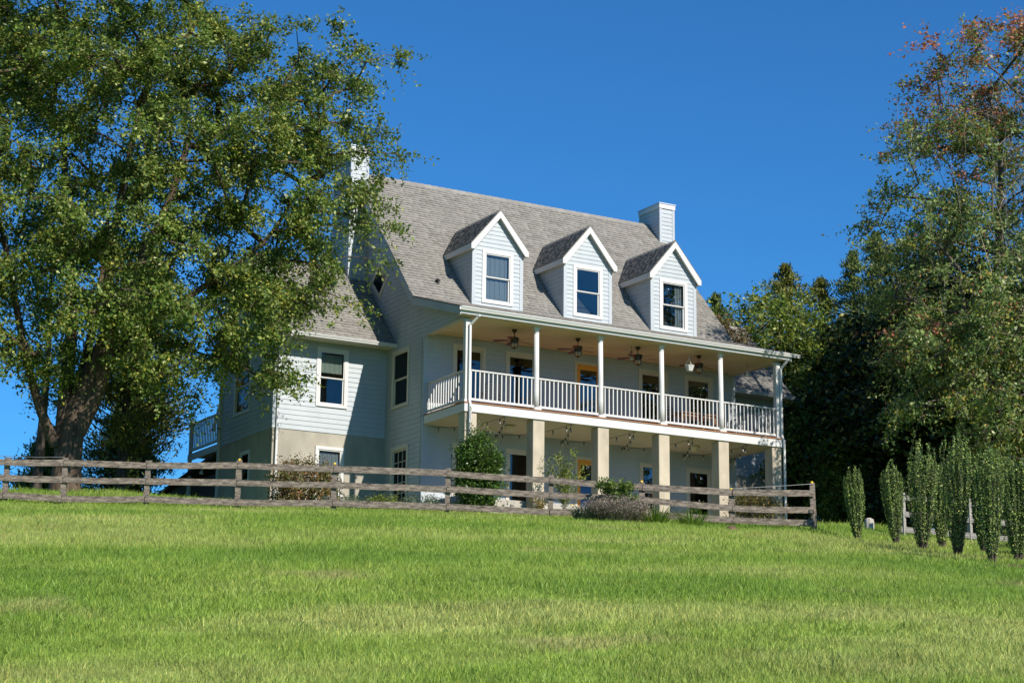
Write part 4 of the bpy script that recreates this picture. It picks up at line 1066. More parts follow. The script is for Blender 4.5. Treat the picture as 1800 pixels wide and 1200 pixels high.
def broadleaf(name, label, base, lobes, stems, n_clump, clump_r, per, size, mats, bark, pick=None, gaps=(), shell=.55, sep=.55, seed=1, group=None, twig=True, r_tip=.012, bough=0, flat=.55, up=.5, droop=.35, bigtwigs=None):
    """deciduous tree. stems: list of [(x,y,z,r),...] relative to base; lobes relative to base"""
    rng = np.random.default_rng(seed)
    t = thing(name, label, 'tree', base, group)
    tr = []
    nodes = []; par = []
    for s_ in stems:
        s_ = np.array(s_, float); n = max(8, 4 * len(s_)); P = spline(s_[:, :3], n); R = np.interp(np.linspace(0, len(s_) - 1, n), np.arange(len(s_)), s_[:, 3])
        P = P + rng.normal(size=P.shape) * .02 * R[:, None]
        tr.append((P, R))
        a = len(nodes)
        for i, p in enumerate(P):
            if i > n * .45: nodes.append(p)
    V, F = tube_np(tr, 12)
    # bark ridges
    ph = np.arctan2(V[:, 1], V[:, 0]); V = V * (1 + 0)
    link('trunk', np_mesh('trunk', V, F, [bark], smooth=True), t, loc=(0, 0, 0))
    if bough:
        # leaf masses: several sprays gathered on each bough, with open air between the boughs
        Bc = sample_lobes(lobes, max(8, n_clump // bough), rng, shell, gaps, 1.15)
        sz = rng.uniform(.7, 1.3, (len(Bc), 1, 1))
        C = (Bc[:, None] + np.clip(rng.normal(size=(len(Bc), bough, 3)), -1.8, 1.8) * np.array([.62, .62, .30]) * sz).reshape(-1, 3)
    else: C = sample_lobes(lobes, n_clump, rng, shell, gaps, sep)
    nodes = [np.array(p) for p in nodes]; root = len(nodes)
    par = [-1] * root; X = np.array(nodes)
    order = np.argsort(np.min(np.linalg.norm(C[:, None] - X[None], axis=2), axis=1))
    tips = []
    for ci in order:
        c = C[ci]; X = np.array(nodes); d = np.linalg.norm(X - c, axis=1) + .5 * np.clip(X[:, 2] - c[2], 0, None) + (np.arange(len(X)) >= root) * .15
        k = int(np.argmin(d)); a = nodes[k]; dist = np.linalg.norm(c - a); m = int(np.clip(dist / .6, 1, 7)); prev = k
        mid = (a + c) / 2 + rng.normal(size=3) * dist * .08 + np.array([0, 0, .10 * dist])
        for i in range(1, m + 1):
            u = i / m; p = (1 - u) ** 2 * a + 2 * u * (1 - u) * mid + u * u * c
            nodes.append(p); par.append(prev); prev = len(nodes) - 1
        tips.append(prev)
    cnt = np.zeros(len(nodes))
    for tip in tips:
        k = tip
        while k >= 0: cnt[k] += 1; k = par[k]
    rad = r_tip * np.maximum(cnt, 1) ** .52
    segs = [(np.array([nodes[par[k]], nodes[k]]), np.array([min(rad[par[k]] if par[k] >= root else rad[k] * 1.15, rad[k] * 1.3), rad[k]])) for k in range(root, len(nodes))]
    L = np.array(lobes, float); ctr = L[:, :3].mean(0); K = 13; nC = len(C)
    D = unit(rng.normal(size=(nC, K, 3)) * np.array([1, 1, .75]) + unit(C - ctr)[:, None] * .55); ln = clump_r * rng.uniform(.55, 1.75, (nC, K)) * rng.uniform(.75, 1.2, (nC, 1))
    tw = []
    if twig:
        for i in range(nC):
            for k in range(5):
                e = D[i, k] * ln[i, k]; tw.append((np.array([C[i], C[i] + e * .5 - [0, 0, droop * ln[i, k] * .2], C[i] + e - [0, 0, droop * ln[i, k] * .8]]), np.array([r_tip * .8, r_tip * .55, r_tip * .25])))
    V, F = tube_np(segs, 6); link('branches', np_mesh('branches', V, F, [bark], smooth=True), t, loc=(0, 0, 0), kind='stuff')
    if bigtwigs:
        tw += bigtwigs(rng)
    if tw:
        V, F = tube_np(tw, 3); link('twigs', np_mesh('twigs', V, F, [BARKPALE if bigtwigs else bark]), t, loc=(0, 0, 0), kind='stuff')
    n = per; ci = np.repeat(np.arange(nC), n); k = rng.integers(0, K, nC * n); tt = rng.uniform(.12, 1.03, nC * n) ** .75
    d = D[ci, k]; l = (ln[ci, k] * tt)[:, None]
    P = C[ci] + d * l + rng.normal(size=(nC * n, 3)) * (.05 + .045 * clump_r) - np.array([0, 0, 1]) * droop * .8 * l * tt[:, None]
    outd = unit(P - ctr)
    if pick is None: mi = np.zeros(nC * n, int)
    else:
        w = np.array([pick(c, rng) for c in C])[ci]; u = rng.uniform(size=(nC * n, 1)); mi = (u > np.cumsum(w, 1)[:, :-1]).sum(1)
    LV = leaf_quads(P, size * rng.choice([.7, 1.0, 1.0, 1.25], nC * n)[:, None], rng, up=up, out=outd, axis=None)
    LF = np.arange(len(LV)).reshape(-1, 4)
    link('crown', np_mesh('crown', LV, LF, mats, mi), t, loc=(0, 0, 0), kind='stuff')
    return t

MAPLE = leaf_mat('maple_leaves', [(0, (.05, .098, .018)), (.4, (.102, .170, .029)), (.75, (.185, .245, .042)), (1, (.31, .335, .085))])
MAPLEY = leaf_mat('yellowing_maple_leaves', [(0, (0.121, 0.154, 0.024)), (0.5, (0.231, 0.242, 0.035)), (1, (0.396, 0.352, 0.055))])
MAPLER = leaf_mat('maple_leaves_green', [(0, (.06, .115, .03)), (.5, (.145, .225, .055)), (1, (.31, .35, .125))])
REDLEAF = leaf_mat('reddening_leaves', [(0, (.20, .12, .05)), (.35, (.38, .14, .06)), (.7, (.46, .14, .10)), (1, (.48, .28, .10))])
SHADELEAF = leaf_mat('shaded_leaves', [(0, (0.018, 0.034, 0.009)), (0.6, (0.036, 0.06, 0.015)), (1, (0.1, 0.125, 0.024))], trans=.2)  # shade of the wood is put into this leaf colour
OAKLEAF = leaf_mat('bright_leaves', [(0, (0.06, 0.11, 0.016)), (0.5, (0.14, 0.21, 0.03)), (1, (0.29, 0.33, 0.06))])
CEDARLEAF = leaf_mat('cedar_sprays', [(0, (0.054, 0.078, 0.017)), (0.5, (0.132, 0.150, 0.024)), (1, (0.264, 0.240, 0.036))], trans=.15, rough=.7)
CEDARG = leaf_mat('green_cedar_sprays', [(0, (0.037, 0.069, 0.018)), (0.5, (0.086, 0.132, 0.028)), (1, (0.196, 0.218, 0.040))], trans=.15, rough=.7)
HOLLY = leaf_mat('holly_leaves', [(0, (0.048, 0.086, 0.027)), (.5, (0.107, 0.180, 0.048)), (.85, (0.266, 0.362, 0.086)), (1, (0.451, 0.507, 0.131))], trans=.2, rough=.5, spec=.25)
ROSE = leaf_mat('rose_leaves', [(0, (0.022, 0.056, 0.012)), (.5, (0.055, 0.118, 0.020)), (1, (0.148, 0.224, 0.041))], rough=.35)
LIME = leaf_mat('fresh_leaves', [(0, (0.071, 0.113, 0.015)), (.5, (0.150, 0.201, 0.025)), (1, (0.283, 0.306, 0.058))])
NANDINA = leaf_mat('russet_leaves', [(0, (0.05, 0.075, 0.015)), (0.4, (0.12, 0.13, 0.03)), (0.7, (0.24, 0.11, 0.05)), (1, (0.32, 0.23, 0.11))])
LAVENDER = leaf_mat('faded_lavender', [(0, (0.085, 0.072, 0.058)), (.5, (0.20, 0.165, 0.135)), (1, (0.34, 0.29, 0.23))], trans=.2, rough=.8)
SAGE = leaf_mat('blue_green_foliage', [(0, (0.046, 0.084, 0.053)), (.6, (0.111, 0.160, 0.098)), (1, (0.203, 0.244, 0.151))])
FRESH = leaf_mat('mid_green_leaves', [(0, (.05, .10, .014)), (.5, (.10, .17, .024)), (1, (.20, .25, .05))])
BLADES = leaf_mat('daylily_blades', [(0, (0.070, 0.136, 0.016)), (.6, (0.140, 0.227, 0.029)), (1, (0.280, 0.309, 0.066))])

# --- the big maple on the left
LB = Vector((-10.98, 0.9, -3.15))
def pick_maple(c, rng):
    y = rng.beta(.5, 5); return (1 - y, y)
# lobes relative to the trunk base, metres
L_LOBES = [(1.0, -1.0, 10.4, 5.2, 4.2, 3.4), (5.9, -2.6, 11.7, 2.2, 2.4, 2.2), (5.1, -3.2, 9.3, 2.3, 2.5, 2.1), (5.2, -3.0, 7.6, 1.8, 2.0, 1.4), (4.4, -2.6, 6.2, 2.2, 2.2, 1.6), (3.9, -2.3, 4.4, 1.9, 1.8, 1.2), (2.6, -2.0, 3.9, 1.5, 1.4, .9), (1.8, -2.4, 5.9, 3.2, 2.6, 1.7), (2.6, -2.6, 7.6, 2.8, 2.2, 1.8),
           (-2.6, -1.4, 7.2, 3.2, 2.8, 2.4), (-3.4, -.4, 12.0, 3.4, 3.2, 2.8), (-2.2, -1.2, 4.2, 2.0, 2.0, 1.2), (.2, -1.9, 4.9, 1.9, 1.5, 1.0), (-4.5, -1.5, 5.6, 2.4, 2.4, 1.9), (0.5, -.6, 14.0, 4.6, 4.0, 2.6), (1.5, 1.8, 8.0, 3.4, 2.0, 3.2), (-5.5, .2, 8.5, 2.8, 2.6, 3.0)]
L_STEMS = [[(0, 0, -.4, 0.532), (.03, 0, .3, 0.444), (.1, -.02, 1.4, 0.361), (.26, -.1, 2.6, 0.308), (.75, -.35, 4.2, 0.229), (1.4, -.6, 6.2, 0.166), (2.3, -.8, 8.5, 0.117), (2.9, -1.0, 11.0, 0.074)],
           [(.0, .1, .6, 0.308), (-.05, .15, 1.8, 0.259), (-.05, .2, 3.4, 0.209), (.0, .3, 5.5, 0.160), (-.3, .5, 8.0, 0.117), (-.5, .6, 11.0, 0.074)],
           [(.25, -.1, 1.7, 0.259), (.7, -.35, 3.0, 0.234), (.9, -.6, 4.5, 0.185), (.7, -.8, 6.5, 0.142), (.9, -1.0, 9.0, 0.092), (1.2, -1.2, 11.5, 0.062)],
           [(.9, -.3, 3.6, 0.160), (2.0, -.9, 5.0, 0.123), (3.4, -1.6, 6.2, 0.092), (4.9, -2.3, 7.6, 0.062), (5.8, -2.8, 9.4, 0.037)],
           [(-.3, .05, 1.3, 0.160), (-.9, -.1, 2.4, 0.136), (-1.5, -.3, 4.0, 0.105), (-2.2, -.5, 6.5, 0.074), (-3.0, -.6, 9.0, 0.043)],
           [(.3, .3, 3.0, 0.160), (.9, 1.2, 5.0, 0.123), (1.4, 2.0, 7.5, 0.080), (1.6, 2.6, 10, 0.043)]]
broadleaf('maple_tree', 'huge spreading maple with a thick forked trunk at the left of the house', LB, L_LOBES, L_STEMS, 1000, .62, 300, .115, [MAPLE, MAPLEY], BARK, pick_maple, gaps=[(1.4, -2.0, 8.0, 1.6, 4.5, .8), (-1.2, -2, 9.0, .8, 4, .8), (3.0, -3, 7.6, 1.6, 4.0, .6)], seed=15, bough=5)

# --- the tall maple on the right, reddening at the top
RB = Vector((16.6, -7.7, tz(16.6, -7.7)))
def pick_r(c, rng):
    red = .02 + .85 * max(0, min(1, (c[2] - 11.6) / 4.5)) ** 1.2 * rng.uniform(.2, 1.3) + (.5 if rng.uniform() < .025 else 0); red = min(.92, red); y = (1 - red) * rng.beta(.6, 4)
    if 3.6 < c[2] < 4.9 and c[1] < -1.4 and c[0] > -.2: red, y = .45, .1
    return (1 - red - y, red, y)
R_LOBES = [(0.4, -.5, 8.6, 4.3, 3.8, 4.8), (1.2, -.6, 14.2, 3.0, 2.6, 3.4), (-1.6, -1.6, 5.6, 3.0, 2.8, 2.6), (-1.2, -.8, 11.9, 2.6, 2.4, 2.6), (-2.0, -1.0, 9.0, 2.3, 2.2, 2.3), (1.5, -1.0, 4.0, 3.6, 3.2, 2.2), (3.6, 0, 11.0, 3.4, 3.0, 4.2), (-.2, -2.2, 2.9, 1.9, 1.6, 1.3), (-.6, -1.4, 6.4, 2.5, 2.2, 2.2)]
R_STEMS = [[(0, 0, -.3, .42), (.05, 0, 1.5, .34), (.1, -.05, 4, .28), (.3, -.1, 7, .2), (.6, -.2, 10.5, .12), (.8, -.3, 14, .05)], [(.05, 0, 1.5, .22), (-.6, -.2, 3.6, .17), (-1.3, -.5, 6, .11), (-1.8, -.7, 8.5, .06)], [(.1, 0, 2, .22), (1.0, -.1, 4.4, .18), (2.0, -.1, 7.5, .12), (2.8, 0, 11, .06)]]
def r_twigs(rng):
    out = []
    for _ in range(170):
        a = rng.uniform(-1.2, 1.2); z = rng.uniform(5, 14); b = np.array([.6 + rng.normal() * 1.3, -1.4 + rng.normal() * 1.2, z]); d = np.array([rng.normal() * .5 - .15, -.25 + rng.normal() * .4, 1.25]); d /= np.linalg.norm(d); l = rng.uniform(1.2, 2.8)
        out.append((np.array([b, b + d * l * .5 + rng.normal(size=3) * .06, b + d * l]), np.array([.013, .009, .004])))
    return out
broadleaf('maple_tree', 'tall maple at the right edge with red and orange leaves at its top', RB, R_LOBES, R_STEMS, 480, .72, 275, .118, [MAPLER, REDLEAF, MAPLEY], BARKGREY, pick_r, seed=23, shell=.42, bough=4, gaps=[(.06, 1.36, 9.8, 1.1, 1.1, 1.1), (.42, -.14, 10.95, 1.1, 1.1, 1.1), (.78, -1.6, 12.1, 1.0, 1.0, 1.0)], bigtwigs=r_twigs)

# --- the dark wood behind, tree by tree
def dark_tree(label, x, y, h, w, seed, leafm, n=150, per=112, dx=0, low=.28, group='broadleaf trees of the wood behind the porch', bark=BARKGREY, lean=0.0, csz=.9, lsz=.235):
    z = tz(x, y); b = Vector((x, y, z))
    lob = [(dx, 0, h * .62, w, w * .9, h * .34), (dx - w * .45, -w * .35, h * .45, w * .7, w * .7, h * .22), (dx + w * .5, -w * .2, h * .5, w * .65, w * .65, h * .25), (dx, .2, h * .84, w * .55, w * .55, h * .16), (dx + .1 * w, -w * .4, h * low, w * .75, w * .6, h * .12)]
    st = [[(0, 0, -.4, .26), (lean * .3, 0, h * .2, .2), (lean, .05, h * .5, .13), (lean * 1.3 + dx * .5, 0, h * .85, .05)], [(.1, .1, -.2, .17), (.5 + lean, .1, h * .25, .13), (1.0 + lean, 0, h * .6, .07)], [(-.1, 0, 0, .15), (-.6, -.1, h * .25, .11), (-1.0, -.1, h * .55, .06)]]
    return broadleaf('broadleaf_tree', label, b, lob, st, n, csz, per, lsz, [leafm, MAPLEY], bark, lambda c, r: (.93, .07), seed=seed, sep=.6, shell=.45, group=group, twig=False)
dark_tree('round bright green tree just beyond the right end of the porch', 18.4, 5.4, 10.6, 3.5, 31, OAKLEAF, n=240, per=170, lsz=.16)
dark_tree('deeply shaded tree with bare forked trunks right of the porch', 19.9, .2, 9.6, 3.2, 32, SHADELEAF, n=200, low=.42)
dark_tree('deeply shaded tree behind the narrow evergreens', 19.6, -3.4, 10.4, 3.3, 33, SHADELEAF, n=210, low=.36)
dark_tree('tall dark tree between the cedars and the reddening maple', 21.2, -1.0, 12.4, 3.4, 34, SHADELEAF, n=200)
dark_tree('dark tree at the back of the wood beside the right edge', 23.4, -6.6, 13.0, 4.0, 35, SHADELEAF, n=210)
dark_tree('dark tree deep in the wood under the cedars', 21.6, 5.4, 10.0, 3.6, 36, SHADELEAF, n=190)
dark_tree('low dark tree behind the reddening maple trunk', 22.4, -11.4, 10.0, 3.4, 38, SHADELEAF, n=190, low=.3)
dark_tree('tall leafy tree standing alone out on the lawn to the right of the view', 27.5, -31, 15.5, 5.0, 37, OAKLEAF, n=200, per=130, group=None, lsz=.24)
def low_bush(label, x, y, r, h, seed, m, n=26, per=110, sz=.10, cat='shrub', name='shrub', group=None, z=None, csz=.32, up=.5, stems=True, aspect=.55):
    rng = np.random.default_rng(seed); zz = tz(x, y) if z is None else z
    t = thing(name, label, cat, (x, y, zz), group)
    C = sample_lobes([(0, 0, h * .52, r, r, h * .48)], n, rng, .5, (), .1)
    if stems:
        V, F = tube_np([(np.array([[0, 0, -.1], [c[0] * .4, c[1] * .4, c[2] * .55], c]), np.array([.014, .01, .004])) for c in C], 4); link('stems', np_mesh('stems', V, F, [BARKGREY]), t, loc=(0, 0, 0), kind='stuff')
    P = np.repeat(C, per, axis=0) + rng.normal(size=(n * per, 3)) * csz * .5 * np.array([1, 1, .8])
    P[:, 2] = np.maximum(P[:, 2], .02)
    LV = leaf_quads(P, sz, rng, up=up, out=unit(P - [0, 0, h * .3]), aspect=aspect)
    link('foliage', np_mesh('foliage', LV, np.arange(len(LV)).reshape(-1, 4), [m]), t, loc=(0, 0, 0), kind='stuff')
    return t
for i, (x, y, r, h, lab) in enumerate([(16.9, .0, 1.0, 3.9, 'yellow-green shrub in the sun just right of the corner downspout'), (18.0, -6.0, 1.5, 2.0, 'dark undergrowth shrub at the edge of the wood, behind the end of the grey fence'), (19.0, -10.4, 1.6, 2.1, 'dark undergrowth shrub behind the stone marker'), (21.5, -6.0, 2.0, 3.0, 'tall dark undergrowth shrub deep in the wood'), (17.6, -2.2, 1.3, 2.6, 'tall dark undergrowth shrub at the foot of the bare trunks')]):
    low_bush(lab, x, y, r, h, 50 + i, SHADELEAF if i else OAKLEAF, n=60, per=110, sz=.15, csz=.6, group='undergrowth at the edge of the wood')

# --- cedars
def cedar(label, x, y, h, w, seed, m, n=75, per=230, zb=.08, group='cedars behind the house', size=.16):
    rng = np.random.default_rng(seed); z = tz(x, y); t = thing('cedar_tree', label, 'tree', (x, y, z), group)
    V, F = tube_np([(np.array([[0, 0, -.4], [.03, 0, h * .4], [0, .02, h * .97]]), np.array([.2, .13, .02]))], 9); link('trunk', np_mesh('trunk', V, F, [BARK], smooth=True), t, loc=(0, 0, 0))
    C, br = [], []
    for i in range(n):
        u = zb + (1 - zb) * (i + rng.uniform()) / n; a = i * 2.4 + rng.normal() * .6; R = min(2.6, w * (1 - u) ** .86) * min(1, (u / zb) ** .5 * .8 + .2) * rng.uniform(.3, 1.3)
        c = np.array([R * math.cos(a), R * math.sin(a), u * h + R * .35]); C.append(c); br.append((np.array([[0, 0, u * h - R * .1], c * [.5, .5, 1] - [0, 0, R * .15], c]), np.array([.03, .02, .006])))
    C = np.array(C); V, F = tube_np(br, 4); link('branches', np_mesh('branches', V, F, [BARK]), t, loc=(0, 0, 0), kind='stuff')
    Rr = np.hypot(C[:, 0], C[:, 1]); cl = np.repeat(.09 + Rr * .125, per)[:, None]
    cs = np.repeat(C, per, axis=0); u = rng.uniform(.25, 1.1, len(cs))[:, None]; P = cs * np.concatenate([u, u, np.ones_like(u)], 1) + rng.normal(size=cs.shape) * cl * [.9, .9, .5]
    ax = unit(np.concatenate([P[:, :2] * .6, np.full((len(P), 1), .8)], 1))
    LV = leaf_quads(P, size, rng, up=.1, aspect=.3, axis=ax); link('crown', np_mesh('crown', LV, np.arange(len(LV)).reshape(-1, 4), [m]), t, loc=(0, 0, 0), kind='stuff')
    return t
cedar('golden-green cedar rising behind the right corner of the roof', 22.4, 9.9, 14.0, 6.6, 61, CEDARLEAF, n=180, per=150)
cedar('small cedar just clear of the right roof slope', 18.9, 10.2, 11.9, 4.2, 62, CEDARG, n=110, per=150)
cedar('golden-green cedar right of the broad one behind the roof corner', 23.4, 8.8, 13.4, 5.4, 69, CEDARLEAF, n=130, per=140)
cedar('slender green cedar in the middle of the row over the wood', 24.0, 7.4, 14.3, 4.6, 63, CEDARG, n=130, per=140)
cedar('broad cedar beside the reddening maple, tallest over the wood', 23.4, 5.2, 14.4, 6.4, 64, CEDARG, n=150, per=150)
cedar('full cedar behind the maple trunk at the left of the house', -7.4, 6.8, 8.2, 2.9, 65, CEDARLEAF, n=90, zb=.2)
cedar('yellowish cedar behind the left chimney and the maple crown', -5.2, 12.0, 11.0, 2.4, 66, CEDARLEAF, n=150, zb=.15)
cedar('low cedar beside the side deck, behind the fence', -6.0, 11.2, 4.6, 1.9, 67, CEDARG, n=90, zb=.05)
cedar('small cedar in the gap left of the side deck', -9.0, 9.6, 3.2, 1.5, 68, CEDARG, n=80, zb=.04)
broadleaf('young_tree', 'slim dark-trunked tree at the far left behind the maple', Vector((-10.3, 6.2, tz(-10.3, 6.2))), [(0, 0, 6.4, 1.5, 1.5, 1.6), (.4, .2, 4.6, 1.0, 1.0, .9), (-.6, 0, 7.6, 1.6, 1.4, 1.4)], [[(0, 0, -.3, .17), (.05, 0, 2, .14), (.1, 0, 5, .09), (.0, 0, 8, .03)]], 50, .6, 120, .12, [MAPLE, MAPLEY], BARKGREY, None, seed=71)
broadleaf('young_tree', 'small russet tree peeping over the right wing roof', Vector((14.6, 4.6, tz(14.6, 4.6))), [(0, 0, 7.4, 1.1, 1.1, 1.2)], [[(0, 0, -.3, .1), (.05, 0, 4, .07), (.1, 0, 7.5, .02)]], 40, .45, 120, .11, [NANDINA], BARKGREY, None, seed=72)

# --- narrow evergreens in a row
def holly(label, x, y, h, w, seed):
    rng = np.random.default_rng(seed); t = thing('sky_pencil_holly', label, 'shrub', (x, y, tz(x, y)), 'narrow upright evergreens on the lawn')
    ns = 46; st = []; P = []; A = []
    for i in range(ns):
        a = rng.uniform(0, 2 * np.pi); r = math.sqrt(rng.uniform()) ; hh = h * (1 - .20 * r ** 2 * rng.uniform(.2, 1.4)) * rng.uniform(.80, 1.03); z = np.linspace(.0, hh, 12)
        prof = .84 * w * np.interp(z / h, [0, .12, .35, .6, .8, .95, 1.05], [.24, .40, .74, .98, 1.02, .88, .75]) * .5 * r
        ang = a + rng.normal() * .15 * z / h; p = np.stack([prof * np.cos(ang), prof * np.sin(ang), z], 1) + rng.normal(size=(12, 3)) * .008; st.append((p, np.linspace(.010, .003, 12)))
        n = 250; tt = rng.uniform(.07, 1, n) ** .9 * 11; k = np.clip(tt.astype(int), 0, 10); f = (tt - k)[:, None]; q = p[k] * (1 - f) + p[k + 1] * f; P.append(q + rng.normal(size=q.shape) * [.016, .016, .012])
    V, F = tube_np(st, 3); link('stems', np_mesh('stems', V, F, [BARKGREY]), t, loc=(0, 0, 0), kind='stuff')
    P = np.concatenate(P); o = unit(P * [1, 1, 0] + 1e-6)
    LV = leaf_quads(P, .042, rng, up=.25, out=o, aspect=.6); link('foliage', np_mesh('foliage', LV, np.arange(len(LV)).reshape(-1, 4), [HOLLY]), t, loc=(0, 0, 0), kind='stuff')
    return t
HOL = [(5.35, -14.15, 1.93, .62, 'narrow evergreen standing first in the row, nearest the grey fence'), (4.2, -16.9, 2.02, .72, 'narrow evergreen second from the grey fence, with one long top shoot'), (2.2, -20.0, 2.45, .92, 'broad narrow-based evergreen third in the row'), (5.0, -17.6, 2.05, .62, 'narrow evergreen half hidden behind the third and fourth in the row'),
       (1.25, -22.1, 2.65, .80, 'tallest narrow evergreen in the middle of the row'), (4.3, -19.7, 2.0, .62, 'narrow evergreen set back between the two tallest'), (0.05, -24.3, 2.38, .68, 'narrow evergreen nearest the camera, at the bare soil'), (1.75, -23.3, 2.2, .80, 'narrow evergreen cut by the right edge of the photo')]
for i, (x, y, h, w_, lab) in enumerate(HOL):
    hl = holly(lab, x, y, h, w_, 80 + i); hl.rotation_euler = (random.uniform(-.035, .035), random.uniform(-.05, .05), 0)

# --- garden shrubs by the house
low_bush('russet and green shrub in front of the left wing', -4.35, -.9, .98, 1.42, 101, NANDINA, n=60, per=110, sz=.085, csz=.36)
low_bush('dense dark green climbing rose against the first pier', .2, -3.25, .60, 2.4, 102, ROSE, n=115, per=150, sz=.085, csz=.30)
def wands(label, x, y, h, spread, n, seed, m, leaf=.07, per=60, bend=.2, name='shrub', z=None, bare=.25, bark=BARKPALE):
    rng = np.random.default_rng(seed); t = thing(name, label, 'shrub', (x, y, tz(x, y) if z is None else z)); st = []; P = []
    for i in range(n):
        a = rng.uniform(0, 2 * np.pi); r = rng.uniform(.2, 1) * spread; hh = h * rng.uniform(.55, 1); u = np.linspace(0, 1, 8)[:, None]
        p = np.concatenate([np.cos(a) * r * u ** 1.6, np.sin(a) * r * u ** 1.6, hh * (u - bend * u ** 3)], 1) + rng.normal(size=(8, 3)) * .015; st.append((p, np.linspace(.009, .003, 8)))
        tt = rng.uniform(bare, 1, per) * 7; k = np.clip(tt.astype(int), 0, 6); f = (tt - k)[:, None]; P.append(p[k] * (1 - f) + p[k + 1] * f + rng.normal(size=(per, 3)) * .05)
    V, F = tube_np(st, 4); link('stems', np_mesh('stems', V, F, [bark]), t, loc=(0, 0, 0), kind='stuff'); P = np.concatenate(P)
    LV = leaf_quads(P, leaf, rng, up=.4); link('foliage', np_mesh('foliage', LV, np.arange(len(LV)).reshape(-1, 4), [m]), t, loc=(0, 0, 0), kind='stuff'); return t
wands('thin upright shrub with pale wands left of the lower orange door', 2.75, -4.0, 2.6, .85, 20, 103, LIME, per=120)
wands('yellow-leaved spindly plant at the foot of the second pier', 2.3, -3.3, .85, .4, 8, 104, leaf_mat('yellow_leaves', [(0, (.2, .13, .02)), (1, (.5, .36, .05))]), per=40)
wands('leafy green shrub standing over the lavender clump', .40, -10.5, 1.5, .62, 30, 105, FRESH, per=150, leaf=.085, bend=.3)
wands('low weedy plant under the right-hand glass door', 7.3, -4.2, .75, .45, 9, 106, ROSE, per=40)
low_bush('low blue-green juniper below the garden door', -1.0, -1.9, .75, .42, 107, SAGE, n=40, per=90, sz=.06, csz=.22, stems=False)
low_bush('low blue-green juniper spreading against the left wing wall', -2.3, .2, .6, .4, 108, SAGE, n=28, per=80, sz=.06, csz=.22, stems=False)
low_bush('small bright green shrub between the two low junipers', -1.75, -.9, .45, .45, 109, LIME, n=22, per=80, sz=.06, csz=.22)
low_bush('brownish shrub with bare twigs between the last two piers', 9.9, -4.0, .85, .95, 110, leaf_mat('olive_brown_leaves', [(0, (.04, .05, .015)), (.6, (.13, .12, .03)), (1, (.28, .17, .05))]), n=40, per=90, sz=.07, csz=.32)
low_bush('bushy yellow-green shrub behind the narrow evergreens at the right', 5.6, -21.0, .9, 1.5, 111, LIME, n=50, per=110, sz=.09, csz=.36)
low_bush('bright green shrub low at the right edge of the photo', 3.4, -22.6, .75, 1.0, 112, LIME, n=40, per=110, sz=.08, csz=.32)
low_bush('light green shrub seen over the row of evergreens', 9.3, -18.2, 1.1, 2.5, 113, OAKLEAF, n=60, per=110, sz=.1, csz=.4)
# vine climbing the corner downspout
rng = np.random.default_rng(120)
vine = thing('climbing_vine', 'thin green vine climbing the corner downspout', 'vine', (.12, -2.8, -2.9)); pth = [(np.array([[.02 + .03 * math.sin(z * 4), -.06, z] for z in np.linspace(0.6, 2.75, 14)]), np.full(14, .008))]
for _ in range(5):
    a = rng.uniform(-1.0, 1.3); pth.append((np.array([[0, -.08, 1.7], [math.sin(a) * .5, -.3, 2.1 + rng.uniform(0, .3)], [math.sin(a) * 1.0, -.35, 2.0 + rng.uniform(-.2, .4)]]), np.array([.006, .005, .003])))
V, F = tube_np(pth, 4); link('stems', np_mesh('stems', V, F, [BARKPALE]), vine, loc=(0, 0, 0), kind='stuff')
P = np.concatenate([spline(p, 60 if i == 0 else 22) for i, (p, r) in enumerate(pth)]); P = P + rng.normal(size=P.shape) * .03
LV = leaf_quads(P, .06, rng, up=.3); link('foliage', np_mesh('foliage', LV, np.arange(len(LV)).reshape(-1, 4), [LIME]), vine, loc=(0, 0, 0), kind='stuff')

# blades: lavender clump, daylily tufts
def tuft(name, label, cat, x, y, r, h, n, seed, m, w=.012, lean=.6, heads=None, group=None):
    rng = np.random.default_rng(seed); t = thing(name, label, cat, (x, y, tz(x, y)), group)
    a = rng.uniform(0, 2 * np.pi, n); q = np.sqrt(rng.uniform(0, 1, n)) * r * (.8 if heads else .55); B = np.stack([q * np.cos(a), q * np.sin(a), np.full(n, -.05)], 1)
    hh = h * rng.uniform(.45, 1.05, n) * (1 - (.6 if heads else 0) * (q / r) ** 2); ln = lean * rng.uniform(.3, 1.1, n) * r * (.35 + q / r); D = np.stack([np.cos(a), np.sin(a)], 1)
    mid = B + np.concatenate([D * ln[:, None] * .45, (hh * .62)[:, None]], 1); tip = B + np.concatenate([D * ln[:, None] * 1.15, hh[:, None]], 1) + rng.normal(size=(n, 3)) * .03
    S = np.stack([-np.sin(a + rng.normal(size=n) * .6), np.cos(a), np.zeros(n)], 1) * w
    V = np.stack([B - S, B + S, mid + S * .8, mid - S * .8, tip - S * .15, tip + S * .15], 1).reshape(-1, 3); k = np.arange(n)[:, None] * 6
    F = np.concatenate([k + [0, 1, 2, 3], k + [3, 2, 5, 4]]); link('blades', np_mesh('blades', V, F, [m]), t, loc=(0, 0, 0), kind='stuff')
    if heads:
        P = np.repeat(tip, 5, 0) + rng.normal(size=(n * 5, 3)) * [.018, .018, .05]; LV = leaf_quads(P, .035, rng, up=.2); link('flower_heads', np_mesh('flower_heads', LV, np.arange(len(LV)).reshape(-1, 4), [heads]), t, loc=(0, 0, 0), kind='stuff')
    return t
tuft('lavender_bush', 'faded grey-purple lavender clump in front of the fence', 'shrub', .0, -10.95, .62, .66, 2400, 131, LAVENDER, w=.006, lean=.7, heads=LAVENDER)
tuft('sage_bush', 'grey-green foliage at the left flank of the lavender', 'shrub', -.72, -10.65, .4, .42, 500, 132, SAGE, w=.012, lean=.9)
